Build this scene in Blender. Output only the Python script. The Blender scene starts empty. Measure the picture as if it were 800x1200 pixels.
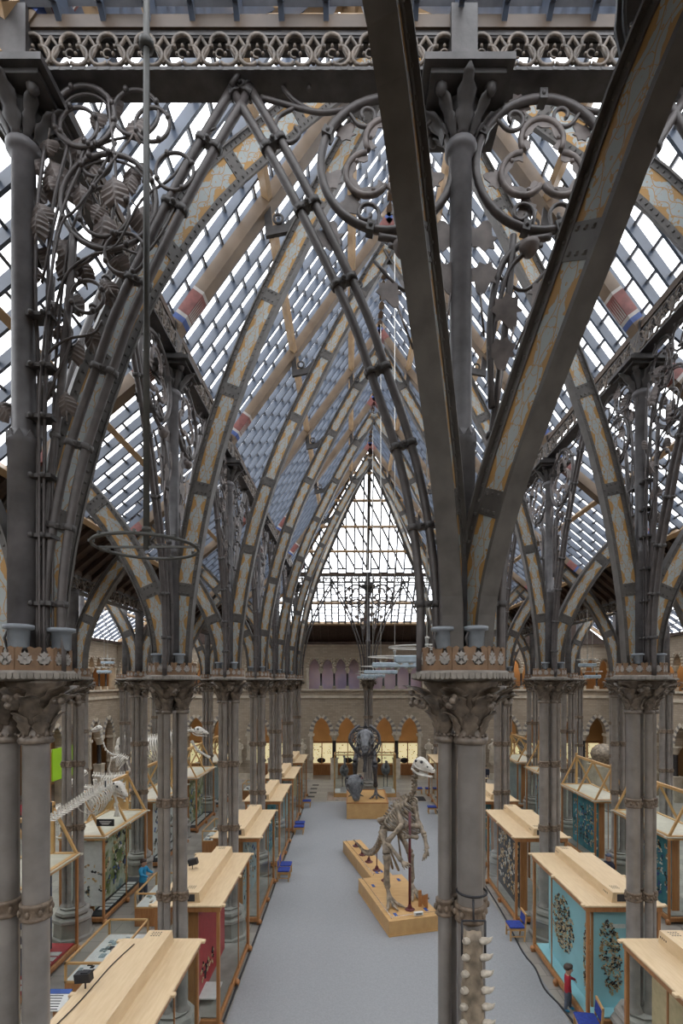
import bpy, math, random
from mathutils import Vector, Matrix
random.seed(7)
sc = bpy.context.scene
COL = sc.collection
V = Vector
PI = math.pi
CH = 8.24                                   # eye height = level of the column platforms
def D(i): return 6.11 + 5.2*i               # depth of the i-th row of columns
XL, XR, XC = -3.92, 6.43, 1.256             # nave rows and ridge
XCN = 1.32                                  # middle column of the end walls
XOL, XOR = -8.93, 11.44                     # outer rows
WL, WR, WF = -19.3, 21.8, 42.5              # court walls
def FLOORP(px, py):
    y = 600*CH/(py-797.0); return ((px-410)*y/600, y)
def AT(px, py, y): return V(((px-410)*y/600, y, CH+(797-py)*y/600))

# ---------------------------------------------------------------- materials
def _new(name):
    m = bpy.data.materials.new(name); m.use_nodes = True
    nt = m.node_tree; b = nt.nodes['Principled BSDF']
    return m, nt, b
def mat(name, col, rough=.6, metal=0., var=.15, scale=8., bump=0., bscale=None, col2=None, coat=0.):
    m, nt, b = _new(name)
    b.inputs['Roughness'].default_value = rough; b.inputs['Metallic'].default_value = metal
    if coat: b.inputs['Coat Weight'].default_value = coat
    tc = nt.nodes.new('ShaderNodeTexCoord')
    n = nt.nodes.new('ShaderNodeTexNoise'); n.inputs['Scale'].default_value = scale; n.inputs['Detail'].default_value = 5
    nt.links.new(tc.outputs['Object'], n.inputs['Vector'])
    r = nt.nodes.new('ShaderNodeValToRGB')
    c2 = col2 or tuple(min(1, c*(1+var)) for c in col); c1 = tuple(c*(1-var) for c in col) if not col2 else col
    r.color_ramp.elements[0].position = .32; r.color_ramp.elements[1].position = .68
    r.color_ramp.elements[0].color = (*c1, 1); r.color_ramp.elements[1].color = (*c2, 1)
    nt.links.new(n.outputs['Fac'], r.inputs['Fac']); nt.links.new(r.outputs['Color'], b.inputs['Base Color'])
    if bump:
        n2 = nt.nodes.new('ShaderNodeTexNoise'); n2.inputs['Scale'].default_value = bscale or scale*3; n2.inputs['Detail'].default_value = 4
        nt.links.new(tc.outputs['Object'], n2.inputs['Vector'])
        bp = nt.nodes.new('ShaderNodeBump'); bp.inputs['Strength'].default_value = bump; bp.inputs['Distance'].default_value = .02
        nt.links.new(n2.outputs['Fac'], bp.inputs['Height']); nt.links.new(bp.outputs['Normal'], b.inputs['Normal'])
    return m
def wood(name, col, col2, axis=(1, 1, .08), scale=14., rough=.5):
    m, nt, b = _new(name); b.inputs['Roughness'].default_value = rough
    tc = nt.nodes.new('ShaderNodeTexCoord'); mp = nt.nodes.new('ShaderNodeMapping'); mp.inputs['Scale'].default_value = axis
    n = nt.nodes.new('ShaderNodeTexNoise'); n.inputs['Scale'].default_value = scale; n.inputs['Detail'].default_value = 6
    nt.links.new(tc.outputs['Object'], mp.inputs['Vector']); nt.links.new(mp.outputs['Vector'], n.inputs['Vector'])
    r = nt.nodes.new('ShaderNodeValToRGB'); r.color_ramp.elements[0].position = .3; r.color_ramp.elements[1].position = .7
    r.color_ramp.elements[0].color = (*col, 1); r.color_ramp.elements[1].color = (*col2, 1)
    nt.links.new(n.outputs['Fac'], r.inputs['Fac']); nt.links.new(r.outputs['Color'], b.inputs['Base Color'])
    return m
def emit(name, col, s):
    m, nt, b = _new(name); b.inputs['Base Color'].default_value = (*col, 1)
    b.inputs['Emission Color'].default_value = (*col, 1); b.inputs['Emission Strength'].default_value = s
    return m
def glassmat(name, tint, refl=.12, rough=.03):
    m = bpy.data.materials.new(name); m.use_nodes = True; nt = m.node_tree; nt.nodes.clear()
    o = nt.nodes.new('ShaderNodeOutputMaterial'); mx = nt.nodes.new('ShaderNodeMixShader')
    t = nt.nodes.new('ShaderNodeBsdfTransparent'); t.inputs['Color'].default_value = (*tint, 1)
    g = nt.nodes.new('ShaderNodeBsdfGlossy'); g.inputs['Roughness'].default_value = rough
    lw = nt.nodes.new('ShaderNodeLayerWeight'); lw.inputs['Blend'].default_value = refl
    nt.links.new(lw.outputs['Fresnel'], mx.inputs['Fac']); nt.links.new(t.outputs[0], mx.inputs[1]); nt.links.new(g.outputs[0], mx.inputs[2])
    nt.links.new(mx.outputs[0], o.inputs[0]); return m
def ribmat(name, ground, gold):
    m, nt, b = _new(name); b.inputs['Roughness'].default_value = .6
    uv = nt.nodes.new('ShaderNodeUVMap'); uv.uv_map = 'UVMap'
    sp = nt.nodes.new('ShaderNodeSeparateXYZ'); nt.links.new(uv.outputs[0], sp.inputs[0])
    def math_(op, a, bv=None, c=None):
        n = nt.nodes.new('ShaderNodeMath'); n.operation = op
        for k, x in enumerate((a, bv)):
            if x is None: continue
            if isinstance(x, (int, float)): n.inputs[k].default_value = x
            else: nt.links.new(x, n.inputs[k])
        return n.outputs[0]
    u, v = sp.outputs[0], sp.outputs[1]
    av = math_('ABSOLUTE', math_('SUBTRACT', v, .5))                # mirrored about the middle of the panel
    pu = math_('PINGPONG', u, .42)
    cb = nt.nodes.new('ShaderNodeCombineXYZ'); nt.links.new(pu, cb.inputs[0]); nt.links.new(math_('MULTIPLY', av, .34), cb.inputs[1])
    n1 = nt.nodes.new('ShaderNodeTexNoise'); n1.inputs['Scale'].default_value = 8; n1.inputs['Detail'].default_value = 1.5; nt.links.new(cb.outputs[0], n1.inputs['Vector'])
    wob = math_('MULTIPLY', math_('SUBTRACT', n1.outputs['Fac'], .5), .55)
    sc_ = math_('MULTIPLY', math_('SINE', math_('MULTIPLY', u, 2*PI/.52)), .13)
    edge = math_('GREATER_THAN', math_('ADD', math_('ADD', av, sc_), wob), .355)
    lines = math_('LESS_THAN', math_('ABSOLUTE', math_('SUBTRACT', n1.outputs['Fac'], .52)), .014)
    stem = math_('LESS_THAN', math_('ABSOLUTE', math_('SUBTRACT', av, math_('ADD', math_('MULTIPLY', math_('SINE', math_('MULTIPLY', u, 2*PI/.42)), .10), .16))), .018)
    f = math_('MAXIMUM', edge, math_('MAXIMUM', lines, stem))
    nz = nt.nodes.new('ShaderNodeTexNoise'); nz.inputs['Scale'].default_value = 5
    mx = nt.nodes.new('ShaderNodeMix'); mx.data_type = 'RGBA'
    mx.inputs[6].default_value = (*ground, 1); mx.inputs[7].default_value = (*gold, 1)
    nt.links.new(f, mx.inputs[0])
    hs = nt.nodes.new('ShaderNodeHueSaturation'); nt.links.new(mx.outputs[2], hs.inputs['Color'])
    nt.links.new(math_('ADD', math_('MULTIPLY', nz.outputs['Fac'], .5), .75), hs.inputs['Value'])
    nt.links.new(hs.outputs[0], b.inputs['Base Color'])
    return m
def brickmat(name):
    m, nt, b = _new(name); b.inputs['Roughness'].default_value = .85
    tc = nt.nodes.new('ShaderNodeTexCoord'); sp = nt.nodes.new('ShaderNodeSeparateXYZ'); cb = nt.nodes.new('ShaderNodeCombineXYZ')
    ad = nt.nodes.new('ShaderNodeMath'); ad.operation = 'ADD'
    nt.links.new(tc.outputs['Object'], sp.inputs[0]); nt.links.new(sp.outputs[0], ad.inputs[0]); nt.links.new(sp.outputs[1], ad.inputs[1])
    nt.links.new(ad.outputs[0], cb.inputs[0]); nt.links.new(sp.outputs[2], cb.inputs[1])
    br = nt.nodes.new('ShaderNodeTexBrick'); br.inputs['Scale'].default_value = 1
    br.inputs['Brick Width'].default_value = .42; br.inputs['Row Height'].default_value = .15; br.inputs['Mortar Size'].default_value = .014
    br.inputs['Color1'].default_value = (.40, .325, .24, 1); br.inputs['Color2'].default_value = (.28, .225, .165, 1); br.inputs['Mortar'].default_value = (.22, .185, .15, 1)
    nt.links.new(cb.outputs[0], br.inputs['Vector'])
    n = nt.nodes.new('ShaderNodeTexNoise'); n.inputs['Scale'].default_value = 1.3; n.inputs['Detail'].default_value = 4
    nt.links.new(tc.outputs['Object'], n.inputs['Vector'])
    mx = nt.nodes.new('ShaderNodeMix'); mx.data_type = 'RGBA'; mx.inputs[7].default_value = (.42, .35, .27, 1)
    ml = nt.nodes.new('ShaderNodeMath'); ml.operation = 'MULTIPLY'; ml.inputs[1].default_value = .5; nt.links.new(n.outputs['Fac'], ml.inputs[0])
    nt.links.new(ml.outputs[0], mx.inputs[0]); nt.links.new(br.outputs['Color'], mx.inputs[6]); nt.links.new(mx.outputs[2], b.inputs['Base Color'])
    return m
def floormat(name):
    m, nt, b = _new(name); b.inputs['Roughness'].default_value = .45
    tc = nt.nodes.new('ShaderNodeTexCoord')
    br = nt.nodes.new('ShaderNodeTexBrick'); br.inputs['Scale'].default_value = 1; br.offset = .5
    br.inputs['Brick Width'].default_value = 1.1; br.inputs['Row Height'].default_value = .62; br.inputs['Mortar Size'].default_value = .008
    br.inputs['Color1'].default_value = (.34, .315, .275, 1); br.inputs['Color2'].default_value = (.25, .235, .21, 1); br.inputs['Mortar'].default_value = (.14, .13, .12, 1)
    nt.links.new(tc.outputs['Object'], br.inputs['Vector']); nt.links.new(br.outputs['Color'], b.inputs['Base Color'])
    return m
def stripemat(name, cols, scale, axis=0):
    m, nt, b = _new(name); b.inputs['Roughness'].default_value = .7
    tc = nt.nodes.new('ShaderNodeTexCoord'); n = nt.nodes.new('ShaderNodeTexNoise'); n.inputs['Scale'].default_value = scale; n.inputs['Detail'].default_value = 3
    nt.links.new(tc.outputs['Object'], n.inputs['Vector'])
    r = nt.nodes.new('ShaderNodeValToRGB'); e = r.color_ramp.elements
    for k, c in enumerate(cols):
        p = .3+.4*k/max(1, len(cols)-1)
        if k < 2: e[k].position = p; e[k].color = (*c, 1)
        else: x = e.new(p); x.color = (*c, 1)
    nt.links.new(n.outputs['Fac'], r.inputs['Fac']); nt.links.new(r.outputs['Color'], b.inputs['Base Color'])
    return m

M = {}
M['iron'] = mat('dark painted iron', (.058, .053, .052), .5, var=.3, scale=5, bump=.15)
M['pipe'] = mat('grey brown pipe', (.072, .062, .06), .42, var=.25, scale=6)
M['leaf'] = mat('wrought leaf', (.155, .13, .12), .5, var=.35, scale=5)
M['shaft'] = mat('column paint', (.255, .232, .215), .36, var=.2, scale=3, bump=.08)
M['ushaft'] = mat('upper shaft lead grey', (.105, .10, .104), .45, var=.3, scale=4, bump=.1)
M['capital'] = mat('bronze brown leafwork', (.125, .098, .075), .42, var=.5, scale=9, bump=.3)
M['brace'] = mat('ring brown', (.15, .11, .078), .5, var=.4, scale=14, bump=.5)
M['parapet'] = mat('terracotta brown', (.155, .088, .045), .55, var=.3, scale=6)
M['fleur'] = mat('grey fleuron', (.27, .25, .23), .5, var=.2)
M['slab'] = mat('grey stone slab', (.21, .19, .165), .6, var=.25)
M['rib'] = ribmat('painted scroll panel', (.33, .362, .36), (.38, .215, .068))
M['ribsteel'] = mat('riveted rib steel', (.088, .08, .073), .48, var=.25, scale=4)
M['rafter'] = mat('blue grey rafter', (.072, .09, .125), .32, var=.15, scale=3)
M['lath'] = mat('glazing bar', (.14, .145, .16), .5, var=.15)
M['timber'] = wood('pale timber', (.34, .215, .11), (.46, .31, .17), (.3, .3, .3), 9)
M['ptimber'] = wood('brown principal timber', (.14, .095, .06), (.22, .155, .10), (.3, .3, .3), 6)
M['red'] = mat('red paint', (.21, .07, .06), .6, var=.2); M['white'] = mat('cream paint', (.45, .42, .39), .6, var=.1)
M['bluep'] = mat('blue paint', (.06, .10, .28), .6)
M['plate'] = wood('dark oak wall plate', (.055, .034, .02), (.095, .062, .038), (.3, .3, .3), 6)
M['plank'] = wood('dark roof boards', (.035, .02, .014), (.075, .043, .03), (.6, 3, .6), 5, .6)
M['brick'] = brickmat('tan brickwork')
M['stone'] = mat('pale bath stone', (.50, .44, .35), .75, var=.18, scale=2.5, bump=.1)
M['stoned'] = mat('grey voussoir', (.20, .18, .17), .75, var=.15)
M['granite'] = mat('polished dark shaft', (.035, .032, .033), .25, var=.4, scale=20)
M['plaster'] = mat('ochre plaster', (.40, .235, .12), .8, var=.12, scale=1)
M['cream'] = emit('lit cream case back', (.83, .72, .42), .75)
M['lime'] = emit('lime lit panel', (.20, .36, .015), .35)
M['oak'] = wood('orange oak', (.33, .14, .048), (.44, .21, .08), (2, 2, .25), 9, .38)
M['oakl'] = wood('golden oak', (.50, .29, .11), (.60, .37, .155), (.4, 2.5, .4), 7, .4)
M['beech'] = wood('pale beech board', (.60, .44, .26), (.69, .53, .335), (3, .35, 1), 7, .42)
M['glass'] = glassmat('case glass', (.92, .95, .94), .03)
M['roofglass'] = glassmat('roof glass', (.97, .98, 1.0), .06, .1)
def carpetmat():
    m, nt, b = _new('grey carpet'); b.inputs['Roughness'].default_value = .95
    tc = nt.nodes.new('ShaderNodeTexCoord'); n = nt.nodes.new('ShaderNodeTexNoise'); n.inputs['Scale'].default_value = 22; n.inputs['Detail'].default_value = 8; n.inputs['Roughness'].default_value = .8
    nt.links.new(tc.outputs['Object'], n.inputs['Vector'])
    r = nt.nodes.new('ShaderNodeValToRGB'); r.color_ramp.elements[0].position = .3; r.color_ramp.elements[1].position = .7
    r.color_ramp.elements[0].color = (.235, .24, .25, 1); r.color_ramp.elements[1].color = (.325, .33, .338, 1)
    nt.links.new(n.outputs['Fac'], r.inputs['Fac']); nt.links.new(r.outputs['Color'], b.inputs['Base Color']); return m
M['carpet'] = carpetmat()
M['floor'] = floormat('stone paving')
M['black'] = mat('black rubber', (.018, .018, .022), .6)
M['bone'] = mat('tan bone', (.255, .205, .15), .6, var=.5, scale=6, bump=.2)
M['bonew'] = mat('white bone', (.66, .63, .57), .55, var=.2, scale=6)
M['boned'] = mat('dark fossil', (.06, .058, .062), .38, var=.55, scale=7, bump=.2)
M['bones'] = mat('grey skull cast', (.13, .135, .145), .45, var=.5, scale=5, bump=.3)
M['maroon'] = mat('maroon support', (.10, .018, .022), .4)
M['blue'] = mat('royal blue fabric', (.02, .045, .26), .8, var=.2, scale=20)
M['chairw'] = wood('chair beech', (.48, .27, .10), (.56, .34, .15), (1, 1, .3), 10)
M['skin'] = mat('skin', (.50, .29, .20), .5, var=.06)
M['hair'] = mat('dark brown hair', (.045, .026, .018), .5, var=.3, scale=30)
M['redcl'] = mat('crimson knit', (.33, .015, .03), .8); M['jean'] = mat('grey denim', (.09, .105, .14), .8)
M['bluecl'] = mat('turquoise jacket', (.02, .26, .48), .5); M['navycl'] = mat('navy coat', (.02, .024, .045), .8)
M['purplecl'] = mat('dark purple coat', (.05, .035, .09), .8); M['capcl'] = mat('slate cap', (.10, .115, .17), .8)
M['lampgrey'] = mat('grey lamp housing', (.22, .245, .275), .4, metal=.2)
M['lampslab'] = mat('pale blue heater panel', (.34, .42, .48), .5)
M['ring'] = mat('ring iron', (.05, .05, .045), .5)
M['steel'] = mat('bright rod', (.5, .49, .46), .35, metal=.4)
M['cyan'] = mat('pale cyan display board', (.30, .56, .62), .6, var=.12, scale=.8)
M['teal'] = mat('teal display board', (.05, .20, .24), .6, var=.4, scale=1.5)
M['redpan'] = mat('red display board', (.36, .03, .035), .5, var=.12)
M['greypan'] = mat('grey display board', (.26, .32, .33), .6, var=.2, scale=1)
M['topcream'] = mat('cream case top', (.50, .455, .37), .6, var=.08, scale=3)
M['tooth'] = mat('aged tooth', (.47, .42, .35), .4, var=.25, scale=20)
M['whitepan'] = mat('white board', (.66, .66, .64), .6, var=.06)
M['creampan'] = mat('cream board', (.55, .44, .26), .6, var=.1)
M['mural'] = stripemat('habitat mural', [(.045, .06, .03), (.14, .17, .05), (.45, .46, .36), (.10, .19, .22)], 1.6)
M['mural2'] = stripemat('dark blue mural', [(.02, .03, .06), (.07, .085, .14), (.22, .21, .20)], 1.2)
M['pink'] = stripemat('mountain mural', [(.50, .42, .60), (.74, .58, .68), (.82, .66, .70)], .55)
M['spec'] = stripemat('specimens', [(.05, .04, .035), (.30, .2, .12), (.55, .5, .42), (.08, .1, .14), (.4, .34, .12)], 3.5)
M['amber'] = stripemat('amber specimens', [(.04, .03, .025), (.5, .3, .12), (.7, .55, .36), (.1, .05, .03)], 4.5)
M['plinthst'] = mat('stone base', (.27, .255, .23), .7, var=.15, scale=3)
M['ink'] = mat('ink', (.03, .03, .035), .6)
M['blueink'] = mat('notice blue', (.02, .07, .28), .5)
M['wire'] = mat('chrome rail', (.55, .55, .55), .25, metal=.8)
M['mosaic'] = stripemat('mosaic tiles', [(.22, .12, .09), (.34, .27, .21), (.12, .1, .09)], 3.0)

# ---------------------------------------------------------------- mesh builder
class MB:
    def __init__(s): s.v = []; s.f = []; s.m = []; s.sm = []; s.uv = []
    def face(s, ids, m=0, sm=False, uv=None): s.f.append(tuple(ids)); s.m.append(m); s.sm.append(sm); s.uv.append(uv)
    def add(s, pts): b = len(s.v); s.v.extend([V(p) for p in pts]); return b
    def obox(s, c, ax, ay, az, m=0):
        c, ax, ay, az = V(c), V(ax), V(ay), V(az)
        b = s.add([c+ax*i+ay*j+az*k for k in (-1, 1) for j in (-1, 1) for i in (-1, 1)])
        for q in ((0, 2, 3, 1), (4, 5, 7, 6), (0, 1, 5, 4), (2, 6, 7, 3), (0, 4, 6, 2), (1, 3, 7, 5)): s.face([b+k for k in q], m)
        return s
    def box(s, x0, x1, y0, y1, z0, z1, m=0):
        return s.obox(((x0+x1)/2, (y0+y1)/2, (z0+z1)/2), ((x1-x0)/2, 0, 0), (0, (y1-y0)/2, 0), (0, 0, (z1-z0)/2), m)
    def rbox(s, x0, x1, y0, y1, z0, z1, r=.01, m=0):             # box with chamfered upright and top edges
        r = min(r, (x1-x0)/2.1, (y1-y0)/2.1, (z1-z0)/2.1)
        def ring(z, i): return [(x0+i+r, y0+i, z), (x1-i-r, y0+i, z), (x1-i, y0+i+r, z), (x1-i, y1-i-r, z), (x1-i-r, y1-i, z), (x0+i+r, y1-i, z), (x0+i, y1-i-r, z), (x0+i, y0+i+r, z)]
        b = s.add(ring(z0, r)+ring(z0+r, 0)+ring(z1-r, 0)+ring(z1, r))
        s.face([b+k for k in range(7, -1, -1)], m)
        for l in range(3):
            for k in range(8): s.face([b+l*8+k, b+l*8+(k+1) % 8, b+l*8+8+(k+1) % 8, b+l*8+8+k], m)
        s.face([b+24+k for k in range(8)], m); return s
    def beam(s, p, q, w, h, m=0, up=(0, 0, 1)):
        p, q = V(p), V(q); t = (q-p)
        if t.length < 1e-6: return s
        L = t.length; t.normalize(); u = V(up)
        if abs(t.dot(u)) > .98: u = V((0, 1, 0))
        a = t.cross(u).normalized(); n = a.cross(t).normalized()
        return s.obox((p+q)/2, t*L/2, a*w/2, n*h/2, m)
    def tube(s, pts, r, n=8, cap=True, m=0, closed=False, flat=1.):
        pts = [V(p) for p in pts]; k = len(pts)
        rs = r if isinstance(r, (list, tuple)) else [r]*k
        t0 = (pts[1]-pts[0]).normalized()
        a = t0.orthogonal().normalized(); rings = []
        for i in range(k):
            if closed: t = pts[(i+1) % k]-pts[i-1]
            elif i == 0: t = pts[1]-pts[0]
            elif i == k-1: t = pts[-1]-pts[-2]
            else: t = pts[i+1]-pts[i-1]
            if t.length < 1e-9: t = t0
            t = t.normalized(); a = (a-t*a.dot(t))
            a = a.normalized() if a.length > 1e-6 else t.orthogonal().normalized()
            bb = t.cross(a)
            rings.append(s.add([pts[i]+(a*math.cos(2*PI*j/n)+bb*math.sin(2*PI*j/n)*flat)*rs[i] for j in range(n)]))
        for i in range(k if closed else k-1):
            A, B = rings[i], rings[(i+1) % k]
            for j in range(n): s.face([A+j, A+(j+1) % n, B+(j+1) % n, B+j], m, True)
        if cap and not closed:
            s.face([rings[0]+j for j in range(n-1, -1, -1)], m); s.face([rings[-1]+j for j in range(n)], m)
        return s
    def lathe(s, c, prof, n=16, m=0, sm=True, rot=0., sx=1., sy=1.):
        c = V(c); rings = []
        for (r, z) in prof: rings.append(s.add([c+V((r*math.cos(2*PI*j/n+rot)*sx, r*math.sin(2*PI*j/n+rot)*sy, z)) for j in range(n)]))
        for A, B in zip(rings, rings[1:]):
            for j in range(n): s.face([A+j, A+(j+1) % n, B+(j+1) % n, B+j], m, sm)
        s.face([rings[0]+j for j in range(n-1, -1, -1)], m); s.face([rings[-1]+j for j in range(n)], m); return s
    def ball(s, c, rx, ry=None, rz=None, n=10, m=0, R=None):
        ry = ry or rx; rz = rz or rx; c = V(c); h = max(4, n//2+1); rings = []
        for i in range(1, h):
            th = PI*i/h
            pts = [V((rx*math.sin(th)*math.cos(2*PI*j/n), ry*math.sin(th)*math.sin(2*PI*j/n), rz*math.cos(th))) for j in range(n)]
            rings.append(s.add([c+(R @ p if R else p) for p in pts]))
        tp = s.add([c+(R @ V((0, 0, rz)) if R else V((0, 0, rz)))]); bt = s.add([c+(R @ V((0, 0, -rz)) if R else V((0, 0, -rz)))])
        for j in range(n):
            s.face([tp, rings[0]+j, rings[0]+(j+1) % n], m, True); s.face([bt, rings[-1]+(j+1) % n, rings[-1]+j], m, True)
        for A, B in zip(rings, rings[1:]):
            for j in range(n): s.face([A+(j+1) % n, A+j, B+j, B+(j+1) % n], m, True)
        return s
    def prism(s, poly, o, ax, ay, az, m=0):                     # polygon in ax/ay extruded by az
        o, ax, ay, az = V(o), V(ax), V(ay), V(az); n = len(poly)
        b = s.add([o+ax*p[0]+ay*p[1] for p in poly]+[o+ax*p[0]+ay*p[1]+az for p in poly])
        s.face([b+k for k in range(n-1, -1, -1)], m); s.face([b+n+k for k in range(n)], m)
        for k in range(n): s.face([b+k, b+(k+1) % n, b+n+(k+1) % n, b+n+k], m)
        return s
    def grid(s, rows, m=0, sm=True, thick=None):
        nr, nc = len(rows), len(rows[0]); b = s.add([p for r in rows for p in r])
        for i in range(nr-1):
            for j in range(nc-1): s.face([b+i*nc+j, b+i*nc+j+1, b+(i+1)*nc+j+1, b+(i+1)*nc+j], m, sm)
        if thick:
            t = V(thick); c = s.add([V(p)+t for r in rows for p in r])
            for i in range(nr-1):
                for j in range(nc-1): s.face([c+i*nc+j, c+(i+1)*nc+j, c+(i+1)*nc+j+1, c+i*nc+j+1], m, sm)
            per = [j for j in range(nc)]+[i*nc+nc-1 for i in range(1, nr)]+[(nr-1)*nc+j for j in range(nc-2, -1, -1)]+[i*nc for i in range(nr-2, 0, -1)]
            for k in range(len(per)): p, q = per[k], per[(k+1) % len(per)]; s.face([b+q, b+p, c+p, c+q], m)
        return s
    def build(s, name, mats, parent=None):
        me = bpy.data.meshes.new(name)
        off = V((0, 0, 0)); p = parent
        while p is not None: off += p.location; p = p.parent
        me.from_pydata([v-off for v in s.v], [], s.f)
        for k in (mats if isinstance(mats, (list, tuple)) else [mats]): me.materials.append(M[k])
        me.polygons.foreach_set('material_index', s.m); me.polygons.foreach_set('use_smooth', s.sm)
        if any(s.uv):
            l = me.uv_layers.new(name='UVMap')
            for pl, u in zip(me.polygons, s.uv):
                if u:
                    for li, q in zip(pl.loop_indices, u): l.data[li].uv = q
        me.update()
        o = bpy.data.objects.new(name, me); COL.objects.link(o)
        if parent is not None: o.parent = parent
        return o
def tag(o, label=None, cat=None, group=None, kind=None):
    if label: o['label'] = label
    if cat: o['category'] = cat
    if group: o['group'] = group
    if kind: o['kind'] = kind
    return o
def thing(name, label, cat, loc=(0, 0, 0), group=None, kind=None):
    o = bpy.data.objects.new(name, None); COL.objects.link(o); o.location = loc; o.empty_display_size = .2
    return tag(o, label, cat, group, kind)
def kids(o): return [c for c in KID.get(o.name, [])]
KID = {}
def index_kids():
    KID.clear()
    for o in COL.objects:
        if o.parent: KID.setdefault(o.parent.name, []).append(o)
def dup(o, loc, rz=0., label=None, group=None, sx=None, parent=None):
    c = o.copy(); COL.objects.link(c); c.location = loc; c.rotation_euler = (0, 0, rz)
    if sx: c.scale = sx
    if label: c['label'] = label
    if group: c['group'] = group
    for ch in o.children: 
        d = ch.copy(); COL.objects.link(d); d.parent = c
        for g in ch.children:
            e = g.copy(); COL.objects.link(e); e.parent = d
    return c
def spline(pts, n=6, closed=False):
    P = [V(p) for p in pts]; k = len(P); out = []
    for i in range(k if closed else k-1):
        p1, p2 = P[i], P[(i+1) % k]
        p0 = P[i-1] if (i > 0 or closed) else p1*2-p2
        p3 = P[(i+2) % k] if (i+2 < k or closed) else p2*2-p1
        for j in range(n):
            t = j/n; out.append(.5*((2*p1)+(p2-p0)*t+(2*p0-5*p1+4*p2-p3)*t*t+(3*p1-p0-3*p2+p3)*t**3))
    if not closed: out.append(P[-1])
    return out
def arc(c, r, a0, a1, ax=(1, 0, 0), ay=(0, 0, 1), n=12):
    c, ax, ay = V(c), V(ax), V(ay)
    return [c+ax*r*math.cos(a0+(a1-a0)*i/n)+ay*r*math.sin(a0+(a1-a0)*i/n) for i in range(n+1)]
def ring_pts(c, r, ax=(1, 0, 0), ay=(0, 0, 1), n=28): return arc(c, r, 0, 2*PI*(n-1)/n, ax, ay, n-1)
ORD = ['first', 'second', 'third', 'fourth', 'fifth', 'sixth', 'seventh', 'eighth', 'ninth', 'tenth']
# ================================================================ SETTING
def struct(name, mb, mats, parent=None):
    o = mb.build(name, mats, parent)
    if parent is None: o['kind'] = 'structure'
    return o
fl = struct('floor', MB().box(-25, 28, -6, 48, -.3, 0), 'floor')
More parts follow.
